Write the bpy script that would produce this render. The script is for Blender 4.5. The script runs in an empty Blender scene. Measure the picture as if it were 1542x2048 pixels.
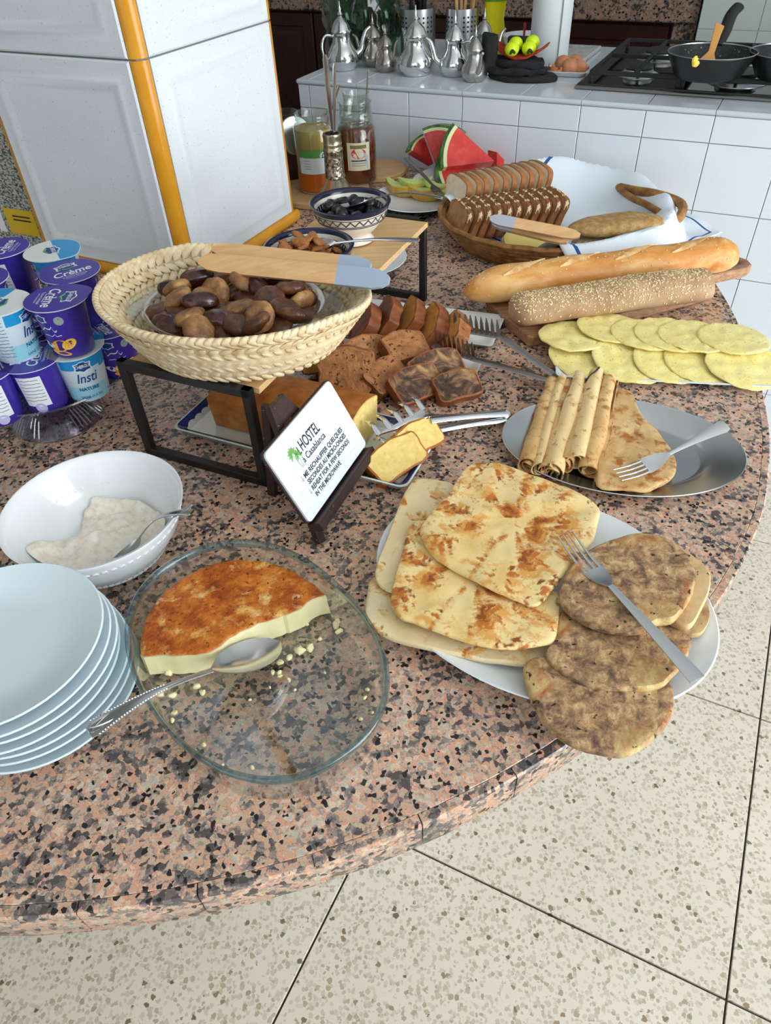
import bpy, math, random
from mathutils import Vector, Matrix, noise
SC = bpy.context.scene
COL = SC.collection
PI = math.pi
T = 0.72            # height of the granite top above the floor
KT = T + 0.185      # height of the tiled kitchen counter
HC = T + 0.615      # camera height

# ------------------------------------------------------------------ camera
CX, CY, F = 771.0, 1024.0, 1415.0
_n = Vector((848.2 - CX, 2557.0 - CY, F)).normalized()
_f = (Vector((0, 0, 1)) - _n * _n.z).normalized()
_r = _n.cross(_f)
CAMM = Matrix((_r, _f, -_n))          # image axes -> world axes
cam = bpy.data.cameras.new('camera'); camo = bpy.data.objects.new('camera', cam); COL.objects.link(camo)
cam.sensor_fit = 'VERTICAL'; cam.sensor_height = 36.0; cam.lens = F / 2048 * 36.0
cam.clip_start = 0.02
_m = CAMM.copy()
_rot = Matrix(((_m[0][0], -_m[0][1], -_m[0][2]), (_m[1][0], -_m[1][1], -_m[1][2]), (_m[2][0], -_m[2][1], -_m[2][2])))
camo.matrix_world = Matrix.Translation((0, 0, HC)) @ _rot.to_4x4()
SC.camera = camo

# ------------------------------------------------------------------ frame of the room
ANG = 0.49092
D1 = Vector((math.sin(ANG), math.cos(ANG), 0)); D2 = Vector((math.cos(ANG), -math.sin(ANG), 0))
RZ = -ANG                                 # rotation that turns local x to D2 and local y to D1
def R(a, b, z=0.0):
    "room coordinates: a = depth towards the kitchen, b = to the right, z = above the floor"
    p = D1 * a + D2 * b; return Vector((p.x, p.y, z))
def at(x, y, h=0.0, base=T):
    "point of the photograph that lies h above the granite top"
    d = CAMM @ Vector((x - CX, y - CY, F)); t = (base + h - HC) / d.z
    return Vector((d.x * t, d.y * t, base + h))
def kt(x, y, h=0.0): return at(x, y, h, KT)

# ------------------------------------------------------------------ light
SC.view_settings.view_transform = 'Standard'; SC.view_settings.look = 'None'
SC.view_settings.gamma = 1.0; SC.view_settings.use_curve_mapping = False
SC.view_settings.exposure = 0.04
w = bpy.data.worlds.new('daylight'); SC.world = w; w.use_nodes = True
w.node_tree.nodes['Background'].inputs[0].default_value = (0.80, 0.90, 1.0, 1)
w.node_tree.nodes['Background'].inputs[1].default_value = 0.6
def window_light(name, loc, direction, sx, sy, power, col):
    l = bpy.data.lights.new(name, 'AREA'); l.shape = 'RECTANGLE'; l.size = sx; l.size_y = sy
    l.energy = power; l.color = col
    o = bpy.data.objects.new(name, l); COL.objects.link(o); o.location = loc
    o.rotation_euler = Vector(direction).to_track_quat('-Z', 'Z').to_euler()
    return o
WIN_R = dict(a0=-1.6, a1=2.2, z0=0.75, z1=2.45)      # window band in the right wall
WIN_F = dict(b0=-1.9, b1=1.6, z0=0.9, z1=2.45)       # window in the wall behind the camera
ROOM = dict(a0=-2.3, a1=4.3, b0=-3.2, b1=2.7, z=2.75)
window_light('window_daylight', R((WIN_R['a0'] + WIN_R['a1']) / 2, ROOM['b1'] - .06, (WIN_R['z0'] + WIN_R['z1']) / 2), -D2, 3.7, 1.65, 150, (0.92, 0.965, 1.0))
window_light('window_daylight', R(ROOM['a0'] + .06, (WIN_F['b0'] + WIN_F['b1']) / 2, (WIN_F['z0'] + WIN_F['z1']) / 2), D1, 3.4, 1.5, 14, (0.90, 0.955, 1.0))

# ------------------------------------------------------------------ materials
MATS = {}
def _nt(name):
    m = bpy.data.materials.new(name); m.use_nodes = True; nt = m.node_tree
    return m, nt, nt.nodes['Principled BSDF']
def rgb(c): return (c[0], c[1], c[2], 1)
def s2l(*c):
    "sRGB 0-255 to linear"
    return tuple(((v / 255) / 12.92 if v / 255 < .04045 else ((v / 255 + .055) / 1.055) ** 2.4) for v in c)
def mat(name, col, rough=.5, metal=0.0, spec=.5, sss=0, coat=0, bump=None, trans=0, alpha=1):
    if name in MATS: return MATS[name]
    m, nt, b = _nt(name)
    b.inputs['Base Color'].default_value = rgb(col); b.inputs['Roughness'].default_value = rough
    b.inputs['Metallic'].default_value = metal; b.inputs['Specular IOR Level'].default_value = spec
    if sss:
        b.inputs['Subsurface Weight'].default_value = sss; b.inputs['Subsurface Scale'].default_value = .004
    if coat: b.inputs['Coat Weight'].default_value = coat; b.inputs['Coat Roughness'].default_value = .08
    if trans: b.inputs['Transmission Weight'].default_value = trans
    if bump: add_bump(nt, b, *bump)
    MATS[name] = m; return m
def tex(nt, kind, scale, detail=4, rough=.55, dist=0, coord='Object', feature=None, vscale=None):
    n = nt.nodes
    tc = n.new('ShaderNodeTexCoord'); src = tc.outputs[coord]
    if vscale:
        mp = n.new('ShaderNodeMapping'); mp.inputs['Scale'].default_value = vscale
        nt.links.new(src, mp.inputs['Vector']); src = mp.outputs[0]
    if kind == 'noise':
        t = n.new('ShaderNodeTexNoise'); t.inputs['Detail'].default_value = detail
        t.inputs['Roughness'].default_value = rough; t.inputs['Distortion'].default_value = dist
    else:
        t = n.new('ShaderNodeTexVoronoi')
        if feature: t.feature = feature
    t.inputs['Scale'].default_value = scale
    nt.links.new(src, t.inputs['Vector'])
    return t
def ramp(nt, src, stops, interp='LINEAR'):
    r = nt.nodes.new('ShaderNodeValToRGB'); r.color_ramp.interpolation = interp
    e = r.color_ramp.elements
    while len(e) > 1: e.remove(e[-1])
    e[0].position = stops[0][0]; e[0].color = rgb(stops[0][1])
    for p, c in stops[1:]:
        k = e.new(p); k.color = rgb(c)
    nt.links.new(src, r.inputs[0]); return r.outputs[0]
def mixc(nt, fac, a, b, mode='MIX'):
    m = nt.nodes.new('ShaderNodeMix'); m.data_type = 'RGBA'; m.blend_type = mode
    for s, v in ((m.inputs[0], fac), (m.inputs[6], a), (m.inputs[7], b)):
        if isinstance(v, (int, float)): s.default_value = v
        elif isinstance(v, tuple): s.default_value = rgb(v)
        else: nt.links.new(v, s)
    return m.outputs[2]
def math_(nt, op, a, b=0.0):
    m = nt.nodes.new('ShaderNodeMath'); m.operation = op
    for s, v in ((m.inputs[0], a), (m.inputs[1], b)):
        if isinstance(v, (int, float)): s.default_value = v
        else: nt.links.new(v, s)
    return m.outputs[0]
def add_bump(nt, b, scale, strength, dist=.002, detail=4, kind='noise', vscale=None):
    t = tex(nt, kind, scale, detail, vscale=vscale)
    bp = nt.nodes.new('ShaderNodeBump'); bp.inputs['Strength'].default_value = strength
    bp.inputs['Distance'].default_value = dist
    nt.links.new(t.outputs[0], bp.inputs['Height']); nt.links.new(bp.outputs[0], b.inputs['Normal'])
def nmat(name, stops, scale, rough=.6, detail=5, nrough=.6, dist=0, bump=None, over=None, spec=.4, sss=0, vscale=None, metal=0):
    "colour ramp over noise; over = (scale, lo, hi, colour) adds blotches of another colour"
    if name in MATS: return MATS[name]
    m, nt, b = _nt(name)
    t = tex(nt, 'noise', scale, detail, nrough, dist, vscale=vscale)
    c = ramp(nt, t.outputs[0], stops)
    for o in (over or []):
        t2 = tex(nt, 'noise', o[0], o[4] if len(o) > 4 else 3, .6, .3)
        f = ramp(nt, t2.outputs[0], [(o[1], (0, 0, 0)), (o[2], (1, 1, 1))])
        c = mixc(nt, f, c, o[3])
    nt.links.new(c, b.inputs['Base Color'])
    b.inputs['Roughness'].default_value = rough; b.inputs['Specular IOR Level'].default_value = spec
    b.inputs['Metallic'].default_value = metal
    if sss: b.inputs['Subsurface Weight'].default_value = sss; b.inputs['Subsurface Scale'].default_value = .003
    if bump: add_bump(nt, b, *bump)
    MATS[name] = m; return m
def glass(name, tint=(.97, .985, .98), edge=.55, rough=.02, refl=.9):
    "clear thin glass: straight-through light with mirror reflections at grazing angles"
    if name in MATS: return MATS[name]
    m = bpy.data.materials.new(name); m.use_nodes = True; nt = m.node_tree
    nt.nodes.remove(nt.nodes['Principled BSDF']); out = nt.nodes['Material Output']
    tr = nt.nodes.new('ShaderNodeBsdfTransparent'); tr.inputs[0].default_value = rgb(tint)
    gl = nt.nodes.new('ShaderNodeBsdfGlossy'); gl.inputs[0].default_value = (refl, refl, refl, 1); gl.inputs[1].default_value = rough
    lw = nt.nodes.new('ShaderNodeLayerWeight'); lw.inputs[0].default_value = .5
    fac = math_(nt, 'ADD', math_(nt, 'MULTIPLY', math_(nt, 'POWER', lw.outputs['Facing'], 2.4), edge), .05)
    mx = nt.nodes.new('ShaderNodeMixShader')
    nt.links.new(fac, mx.inputs[0]); nt.links.new(tr.outputs[0], mx.inputs[1]); nt.links.new(gl.outputs[0], mx.inputs[2])
    nt.links.new(mx.outputs[0], out.inputs[0]); MATS[name] = m; return m
def granite(name, scale, tone=1.0, rough=.12):
    if name in MATS: return MATS[name]
    m, nt, b = _nt(name)
    # grains: random value per cell, pushed by a slower noise so that colours gather in patches
    dn = tex(nt, 'noise', scale * 1.2, 3)
    tc = nt.nodes.new('ShaderNodeTexCoord')
    vm = nt.nodes.new('ShaderNodeVectorMath'); vm.operation = 'MULTIPLY_ADD'
    nt.links.new(dn.outputs['Color'], vm.inputs[0]); vm.inputs[1].default_value = (.9 / scale,) * 3
    nt.links.new(tc.outputs['Object'], vm.inputs[2])
    v = nt.nodes.new('ShaderNodeTexVoronoi'); v.inputs['Scale'].default_value = scale
    nt.links.new(vm.outputs[0], v.inputs['Vector'])
    sep = nt.nodes.new('ShaderNodeSeparateColor'); nt.links.new(v.outputs['Color'], sep.inputs[0])
    slow = tex(nt, 'noise', scale * .19, 4, .65)
    k = math_(nt, 'ADD', math_(nt, 'MULTIPLY', sep.outputs[0], .55), math_(nt, 'MULTIPLY', slow.outputs[0], 1.45))
    k = math_(nt, 'SUBTRACT', k, .52)
    t_ = lambda *c: tuple(q * tone for q in s2l(*c))
    c = ramp(nt, k, [(.0, t_(84, 77, 76)), (.22, t_(114, 104, 100)), (.32, t_(150, 134, 124)), (.39, t_(210, 164, 138)), (.49, t_(196, 172, 148)),
                     (.56, t_(158, 144, 134)), (.61, t_(214, 160, 132)), (.70, t_(222, 190, 164)), (.78, t_(190, 184, 170)), (.86, t_(212, 156, 128)), (.95, t_(140, 130, 124))], 'CONSTANT')
    # black specks
    v2 = tex(nt, 'vor', scale * 1.5); sp = nt.nodes.new('ShaderNodeSeparateColor'); nt.links.new(v2.outputs['Color'], sp.inputs[0])
    fac = math_(nt, 'GREATER_THAN', sp.outputs[1], .925)
    c = mixc(nt, fac, c, t_(38, 33, 34))
    fine = tex(nt, 'noise', scale * 4, 2)
    c = mixc(nt, .35, c, ramp(nt, fine.outputs[0], [(.3, (.35, .33, .32)), (.7, (1, 1, 1))]), 'MULTIPLY')
    nt.links.new(c, b.inputs['Base Color']); b.inputs['Roughness'].default_value = rough
    b.inputs['Specular IOR Level'].default_value = .45
    MATS[name] = m; return m
def terrazzo(name):
    if name in MATS: return MATS[name]
    m, nt, b = _nt(name)
    gm = nt.nodes.new('ShaderNodeNewGeometry')
    def vor(scale):
        v = nt.nodes.new('ShaderNodeTexVoronoi'); v.inputs['Scale'].default_value = scale
        nn = nt.nodes.new('ShaderNodeTexNoise'); nn.inputs['Scale'].default_value = scale * 1.6
        nt.links.new(gm.outputs['Position'], nn.inputs['Vector'])
        vm = nt.nodes.new('ShaderNodeVectorMath'); vm.operation = 'MULTIPLY_ADD'
        nt.links.new(nn.outputs['Color'], vm.inputs[0]); vm.inputs[1].default_value = (.8 / scale,) * 3
        nt.links.new(gm.outputs['Position'], vm.inputs[2]); nt.links.new(vm.outputs[0], v.inputs['Vector'])
        s = nt.nodes.new('ShaderNodeSeparateColor'); nt.links.new(v.outputs['Color'], s.inputs[0])
        return v, s
    big = nt.nodes.new('ShaderNodeTexNoise'); big.inputs['Scale'].default_value = 3.0
    nt.links.new(gm.outputs['Position'], big.inputs['Vector'])
    c = ramp(nt, big.outputs[0], [(.3, s2l(211, 202, 186)), (.7, s2l(219, 210, 194))])
    for scale, thr, lim, cols in ((150, .45, .50, [(0, s2l(192, 182, 164)), (.5, s2l(203, 194, 177)), (1, s2l(170, 160, 142))]),
                                  (98, .50, .42, [(0, s2l(170, 154, 128)), (.35, s2l(190, 178, 156)), (.7, s2l(198, 192, 178)), (.9, s2l(150, 132, 104)), (1, s2l(112, 96, 74))])):
        v, s = vor(scale)
        chip = math_(nt, 'MULTIPLY', math_(nt, 'GREATER_THAN', s.outputs[0], thr), math_(nt, 'LESS_THAN', v.outputs[0], lim))
        c = mixc(nt, chip, c, ramp(nt, s.outputs[1], cols))
    nt.links.new(c, b.inputs['Base Color']); b.inputs['Roughness'].default_value = .32
    MATS[name] = m; return m
def wood(name, stops, scale=12, vscale=(1, 8, 8), rough=.5, bump=.15):
    return nmat(name, stops, scale, rough=rough, detail=4, dist=.6, vscale=vscale, bump=(scale * 3, bump, .001, 3, 'noise', vscale))
# ------------------------------------------------------------------ mesh helpers: a shape is (vertices, faces)
def grid(rings, closed=True, cap0=True, cap1=True, flip=False):
    v = []; f = []; n = len(rings[0])
    for r in rings: v += [Vector(p) for p in r]
    m = n if closed else n - 1
    for i in range(len(rings) - 1):
        for j in range(m):
            a, b = i * n + j, i * n + (j + 1) % n
            f.append((a, b, b + n, a + n))
    if cap0 and closed: f.append(tuple(range(n - 1, -1, -1)))
    if cap1 and closed: f.append(tuple(range((len(rings) - 1) * n, len(rings) * n)))
    return v, f
def lathe(prof, n=32, c=(0, 0, 0), sx=1.0, sy=1.0, rot=0.0, pw=2.0):
    "profile of (radius, z) turned about z, stretched to an ellipse or superellipse"
    c = Vector(c); cr, sr = math.cos(rot), math.sin(rot); rings = []
    for r, z in prof:
        ring = []
        for i in range(n):
            t = 2 * PI * i / n; ct, st = math.cos(t), math.sin(t)
            if pw != 2.0:
                k = (abs(ct) ** pw + abs(st) ** pw) ** (-1 / pw); ct *= k; st *= k
            x, y = max(r, 1e-5) * ct * sx, max(r, 1e-5) * st * sy
            ring.append((c.x + x * cr - y * sr, c.y + x * sr + y * cr, c.z + z))
        rings.append(ring)
    return grid(rings, True, prof[0][0] < 1e-4, prof[-1][0] < 1e-4)
def frames(pts):
    pts = [Vector(p) for p in pts]; out = []; up = None
    for i, p in enumerate(pts):
        t = (pts[min(i + 1, len(pts) - 1)] - pts[max(i - 1, 0)]).normalized()
        if up is None:
            up = Vector((0, 0, 1)) if abs(t.z) < .9 else Vector((1, 0, 0))
        s = t.cross(up).normalized(); up = s.cross(t).normalized()
        out.append((p, t, s, up))
    return out
def tube(pts, r, n=8, ry=None, cap=True):
    rings = []; L = len(pts)
    for i, (p, t, s, u) in enumerate(frames(pts)):
        a = r[i] if isinstance(r, (list, tuple)) else r
        b = a if ry is None else (ry[i] if isinstance(ry, (list, tuple)) else ry)
        rings.append([p + s * (a * math.cos(2 * PI * k / n)) + u * (b * math.sin(2 * PI * k / n)) for k in range(n)])
    v, f = grid(rings, True, cap, cap)
    return v, [tuple(reversed(q)) for q in f]
def box(cx, cy, cz, sx, sy, sz, ch=0.0):
    "box centred on x, y, standing on cz, with chamfered edges"
    return prism([(cx - sx / 2, cy - sy / 2), (cx + sx / 2, cy - sy / 2), (cx + sx / 2, cy + sy / 2), (cx - sx / 2, cy + sy / 2)], cz, cz + sz, ch)
def offset(o, d):
    n = len(o); out = []
    for i in range(n):
        p0, p1, p2 = Vector(o[i - 1][:2]), Vector(o[i][:2]), Vector(o[(i + 1) % n][:2])
        e1, e2 = (p1 - p0), (p2 - p1)
        if e1.length < 1e-9: e1 = e2
        if e2.length < 1e-9: e2 = e1
        n1 = Vector((-e1.y, e1.x)).normalized(); n2 = Vector((-e2.y, e2.x)).normalized()
        b = n1 + n2
        b = b / max(b.length_squared / 2, .4) if b.length > 1e-6 else n1
        out.append((p1.x + b.x * d, p1.y + b.y * d))
    return out
def ccw(o):
    a = sum(o[i - 1][0] * o[i][1] - o[i][0] * o[i - 1][1] for i in range(len(o)))
    return list(o) if a > 0 else list(reversed(o))
def prism(o, z0, z1, ch=0.0):
    o = ccw([(p[0], p[1]) for p in o]); lay = []
    if ch: lay = [(offset(o, ch), z0), (o, z0 + ch), (o, z1 - ch), (offset(o, ch), z1)]
    else: lay = [(o, z0), (o, z1)]
    return grid([[(x, y, z) for x, y in ring] for ring, z in lay])
def rrect(sx, sy, r, n=5, c=(0, 0), rot=0.0):
    out = []
    for qx, qy, a0 in ((1, 1, 0), (-1, 1, 90), (-1, -1, 180), (1, -1, 270)):
        for i in range(n + 1):
            a = math.radians(a0 + 90 * i / n)
            x, y = qx * (sx / 2 - r) + r * math.cos(a), qy * (sy / 2 - r) + r * math.sin(a)
            out.append((c[0] + x * math.cos(rot) - y * math.sin(rot), c[1] + x * math.sin(rot) + y * math.cos(rot)))
    return out
def smooth_loop(pts, sub=4):
    "closed Catmull-Rom through the points"
    P = [Vector(p) for p in pts]; n = len(P); out = []
    for i in range(n):
        a, b, c, d = P[i - 1], P[i], P[(i + 1) % n], P[(i + 2) % n]
        for k in range(sub):
            t = k / sub
            out.append(.5 * ((2 * b) + (c - a) * t + (2 * a - 5 * b + 4 * c - d) * t * t + (3 * b - a - 3 * c + d) * t ** 3))
    return out
def spline(pts, sub=6):
    P = [Vector(p) for p in pts]; out = []
    for i in range(len(P) - 1):
        a, b, c, d = P[max(i - 1, 0)], P[i], P[i + 1], P[min(i + 2, len(P) - 1)]
        for k in range(sub):
            t = k / sub
            out.append(.5 * ((2 * b) + (c - a) * t + (2 * a - 5 * b + 4 * c - d) * t * t + (3 * b - a - 3 * c + d) * t ** 3))
    out.append(P[-1]); return out
def plane_fit(P):
    n = len(P); c = sum((Vector(p) for p in P), Vector()) / n
    sxx = sxy = syy = sxz = syz = 0
    for p in P:
        x, y, z = p[0] - c.x, p[1] - c.y, p[2] - c.z
        sxx += x * x; sxy += x * y; syy += y * y; sxz += x * z; syz += y * z
    det = sxx * syy - sxy * sxy or 1e-9
    gx, gy = (sxz * syy - syz * sxy) / det, (syz * sxx - sxz * sxy) / det
    return lambda x, y: c.z + gx * (x - c.x) + gy * (y - c.y)
def disc(o, hf, th, rings=9, edge=.35, bump=0.0, bscale=40.0, seed=0, dome=0.0, wav=0.0):
    "flat cake with a rounded rim: outline o, underside height hf(x, y), thickness th"
    o = ccw([(p[0], p[1]) for p in o]); n = len(o)
    cx = sum(p[0] for p in o) / n; cy = sum(p[1] for p in o) / n
    def P(s, k, top, fr):
        x, y = cx + (o[k][0] - cx) * s, cy + (o[k][1] - cy) * s
        q = Vector((x * bscale, y * bscale, seed * 7.3))
        z = hf(x, y) + (noise.noise(q * .35) * wav if wav else 0)
        if top: z += th * fr + dome * (1 - s * s) + (noise.noise(q) * bump if bump else 0)
        else: z += th * (1 - fr) if fr < 1 else 0
        return (x, y, z)
    lay = []
    for s in (.3, .7, .93): lay.append([P(s, k, False, 1) for k in range(n)])
    lay.append([P(.985, k, True, .16) for k in range(n)])
    lay.append([P(1.0, k, True, .5) for k in range(n)])
    lay.append([P(.985, k, True, .84) for k in range(n)])
    for i in range(rings): 
        s = .95 * (1 - i / rings)
        lay.append([P(s, k, True, 1) for k in range(n)])
    return grid(lay)
def join(*sh):
    v = []; f = []
    for a, b in sh:
        k = len(v); v += list(a); f += [tuple(i + k for i in q) for q in b]
    return v, f
def xf(sh, M): return [M @ Vector(p) for p in sh[0]], sh[1]
def TR(loc=(0, 0, 0), rx=0, ry=0, rz=0, s=1.0):
    return Matrix.Translation(loc) @ Matrix.Rotation(rz, 4, 'Z') @ Matrix.Rotation(ry, 4, 'Y') @ Matrix.Rotation(rx, 4, 'X') @ Matrix.Scale(s, 4)
def basis(o, x, z):
    "frame with origin o, x axis along x, z axis near z"
    x = Vector(x).normalized(); y = Vector(z).cross(x).normalized(); z = x.cross(y)
    return Matrix(((x.x, y.x, z.x, o[0]), (x.y, y.y, z.y, o[1]), (x.z, y.z, z.z, o[2]), (0, 0, 0, 1)))
def ellipsoid(a, b, c, n=12, m=8, e=1.0):
    prof = []
    rings = []
    for i in range(m + 1):
        t = PI * i / m; z = -c * math.cos(t); r = math.sin(t) ** e
        rings.append([(max(r, .002) * a * math.cos(2 * PI * k / n), max(r, .002) * b * math.sin(2 * PI * k / n), z) for k in range(n)])
    return grid(rings)
def lump(sh, amp, sc, seed=0):
    v = []
    c = sum((Vector(p) for p in sh[0]), Vector()) / len(sh[0])
    for p in sh[0]:
        p = Vector(p); d = (p - c)
        if d.length > 1e-9: p = p + d.normalized() * noise.noise(p * sc + Vector((seed * 3.1, seed * 1.7, seed))) * amp
        v.append(p)
    return v, sh[1]
# ------------------------------------------------------------------ objects
def mk(name, sh, m, parent=None, smooth=True, ang=40, uv=None):
    v, f = sh; v = [Vector(p) for p in v]
    if parent is None:
        lo = Vector((min(p.x for p in v), min(p.y for p in v), min(p.z for p in v)))
        hi = Vector((max(p.x for p in v), max(p.y for p in v), max(p.z for p in v)))
        org = Vector(((lo.x + hi.x) / 2, (lo.y + hi.y) / 2, lo.z))
    else: org = Vector(parent.get('_w', (0, 0, 0)))
    me = bpy.data.meshes.new(name); me.from_pydata([p - org for p in v], [], f); 
    if smooth:
        me.polygons.foreach_set('use_smooth', [True] * len(me.polygons))
        me.set_sharp_from_angle(angle=math.radians(ang))
    if uv:
        l = me.uv_layers.new(name='UVMap')
        for lp in me.loops: l.data[lp.index].uv = uv[lp.vertex_index]
    me.update()
    if isinstance(m, (list, tuple)):
        for q in m: me.materials.append(q)
    elif m: me.materials.append(m)
    o = bpy.data.objects.new(name, me); COL.objects.link(o)
    if parent is None: o.location = org; o['_w'] = org
    else: o.parent = parent; o['_w'] = org
    return o
def tag(o, label=None, cat=None, group=None, kind=None):
    if label: o['label'] = label
    if cat: o['category'] = cat
    if group: o['group'] = group
    if kind: o['kind'] = kind
    return o
def thing(name, loc, label, cat, group=None):
    o = bpy.data.objects.new(name, None); COL.objects.link(o); o.location = loc; o['_w'] = Vector(loc)
    o.empty_display_size = .02
    return tag(o, label, cat, group)
def dup(o, M=None, parent=None, label=None, group=None):
    "copy a thing with its parts; M places the copy (world matrix of a thing built at the origin)"
    c = o.copy(); COL.objects.link(c); c.parent = parent
    if parent is None and M is not None: c.matrix_world = M
    if label: c['label'] = label
    if group: c['group'] = group
    for ch in [q for q in o.children]: dup(ch, None, c)
    return c
def txt(s, size=1.0, align='CENTER', shear=0.0, off=0.0, sp=1.0):
    cu = bpy.data.curves.new('lettering', 'FONT'); cu.body = s; cu.size = size; cu.align_x = align; cu.align_y = 'CENTER'
    cu.shear = shear; cu.offset = off; cu.space_character = sp; cu.resolution_u = 3
    o = bpy.data.objects.new('lettering', cu); COL.objects.link(o)
    bpy.context.view_layer.update()
    me = bpy.data.meshes.new_from_object(o)
    sh = ([v.co.copy() for v in me.vertices], [tuple(p.vertices) for p in me.polygons])
    bpy.data.objects.remove(o); bpy.data.curves.remove(cu); bpy.data.meshes.remove(me)
    return sh
def sc2(sh, sx, sy=None): 
    sy = sx if sy is None else sy
    return [Vector((p[0] * sx, p[1] * sy, p[2])) for p in sh[0]], sh[1]
def mv(sh, x=0, y=0, z=0): return [Vector(p) + Vector((x, y, z)) for p in sh[0]], sh[1]
def flat(o2, z=0.0): 
    o2 = ccw([(p[0], p[1]) for p in o2]); return [Vector((x, y, z)) for x, y in o2], [tuple(range(len(o2)))]
def ell2(cx, cy, a, b, n=24, rot=0.0):
    return [(cx + a * math.cos(t) * math.cos(rot) - b * math.sin(t) * math.sin(rot), cy + a * math.cos(t) * math.sin(rot) + b * math.sin(t) * math.cos(rot)) for t in (2 * PI * i / n for i in range(n))]
def px(pts, h, s=1.0, o=(0, 0)): return [at(o[0] + p[0] / s, o[1] + p[1] / s, p[2] if len(p) > 2 else h) for p in pts]
# ------------------------------------------------------------------ common materials
PORC = mat('white porcelain', s2l(232, 238, 242), .12, spec=.5)
STEEL = mat('polished steel', (.72, .74, .77), .14, 1)
SILVER = mat('worn silver', (.62, .62, .62), .2, 1)
SATIN = mat('satin steel', (.60, .62, .65), .32, 1)
BLACKM = mat('black powder coat', (.012, .012, .013), .45)
BLACKP = mat('black plastic', (.014, .014, .015), .38)
CLEAR = glass('clear glass')
GRAN = granite('pink granite', 185, 1.12)
# ================================================================== the setting
TERR = terrazzo('terrazzo')
GROUT = mat('dark joint', s2l(58, 54, 44), .8)
fl = mk('floor', (lambda c: prism(c, -.06, -.006))([R(-2.4, -3.3), R(-2.4, 2.8), R(4.4, 2.8), R(4.4, -3.3)]), GROUT, smooth=False)
tag(fl, 'cream terrazzo floor with brown stone chips', kind='structure')
PA, PB, A0, B0 = .545, .6284, .4806, -.3227
me = None
for i in range(-6, 8):
    for j in range(-5, 6):
        a, b = A0 + (i + .5) * PA, B0 + (j + .5) * PB
        if a < ROOM['a0'] + .1 or a > ROOM['a1'] - .1 or b < ROOM['b0'] + .1 or b > ROOM['b1'] - .1: continue
        if me is None:
            s = mk('floor_slab', prism([(-PB / 2 + .0018, -PA / 2 + .0018), (PB / 2 - .0018, -PA / 2 + .0018), (PB / 2 - .0018, PA / 2 - .0018), (-PB / 2 + .0018, PA / 2 - .0018)], -.02, 0, .0008), TERR, fl, smooth=False)
            s.data.transform(Matrix.Translation(fl['_w'])); me = s.data
        else:
            s = bpy.data.objects.new('floor_slab', me); COL.objects.link(s); s.parent = fl
        p = R(a, b) - Vector(fl['_w']); s.location = p; s.rotation_euler[2] = RZ
PAINT = nmat('painted plaster', [(.3, s2l(176, 176, 172)), (.7, s2l(184, 184, 180))], 3, rough=.8)
def wallbox(name, a0, a1, b0, b1, z0, z1, label, m=PAINT):
    return tag(mk(name, prism([R(a0, b0), R(a0, b1), R(a1, b1), R(a1, b0)], z0, z1), m, smooth=False), label, kind='structure')
r = ROOM; Wt = .12
tag(mk('ceiling', prism([R(r['a0'], r['b0']), R(r['a0'], r['b1']), R(r['a1'], r['b1']), R(r['a1'], r['b0'])], r['z'], r['z'] + .1), mat('white ceiling paint', s2l(232, 234, 234), .8), smooth=False), 'plain white plaster ceiling', kind='structure')
def openwall(name, label, P, u0, u1, wu0, wu1, wz0, wz1, win):
    "wall with one window opening; P(u, t, z) maps along-wall, thickness, height"
    sh = []
    for (a, b, c, d) in ((u0, wu0, 0, r['z']), (wu1, u1, 0, r['z']), (wu0, wu1, 0, wz0), (wu0, wu1, wz1, r['z'])):
        sh.append(prism([P(a, 0), P(b, 0), P(b, Wt), P(a, Wt)], c, d))
    o = tag(mk(name, join(*sh), PAINT, smooth=False), label, kind='structure')
    wn = thing(win, P((wu0 + wu1) / 2, Wt / 2, wz0), 'wide white framed window letting in daylight', None); tag(wn, kind='structure')
    fr = []; n = 4
    WH = mat('white window frame', (.8, .8, .8), .4)
    for k in range(n + 1):
        u = wu0 + (wu1 - wu0) * k / n
        fr.append(prism([P(u - .025, .07), P(u + .025, .07), P(u + .025, .11), P(u - .025, .11)], wz0, wz1))
    for z in (wz0, wz1 - .05): fr.append(prism([P(wu0, .07), P(wu1, .07), P(wu1, .11), P(wu0, .11)], z, z + .05))
    mk('window_frame', join(*fr), WH, wn, smooth=False)
    for k in range(n):
        ua = wu0 + (wu1 - wu0) * k / n + .025; ub = wu0 + (wu1 - wu0) * (k + 1) / n - .025
        mk('pane', prism([P(ua, .088), P(ub, .088), P(ub, .092), P(ua, .092)], wz0 + .05, wz1 - .05), CLEAR, wn, smooth=False)
openwall('wall_right', 'white wall with a wide window on the right', lambda u, t, z=0: R(u, r['b1'] + t, z), r['a0'], r['a1'], WIN_R['a0'], WIN_R['a1'], WIN_R['z0'], WIN_R['z1'], 'window_1')
openwall('wall_front', 'white wall with a window behind the viewer', lambda u, t, z=0: R(r['a0'] - t, u, z), r['b0'], r['b1'], WIN_F['b0'], WIN_F['b1'], WIN_F['z0'], WIN_F['z1'], 'window_2')
wallbox('wall_left', r['a0'], r['a1'], r['b0'] - Wt, r['b0'], 0, r['z'], 'plain white wall on the left')
wallbox('wall_back', r['a1'], r['a1'] + Wt, r['b0'], r['b1'], 0, r['z'], 'plain wall behind the dark kitchen units')

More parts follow.
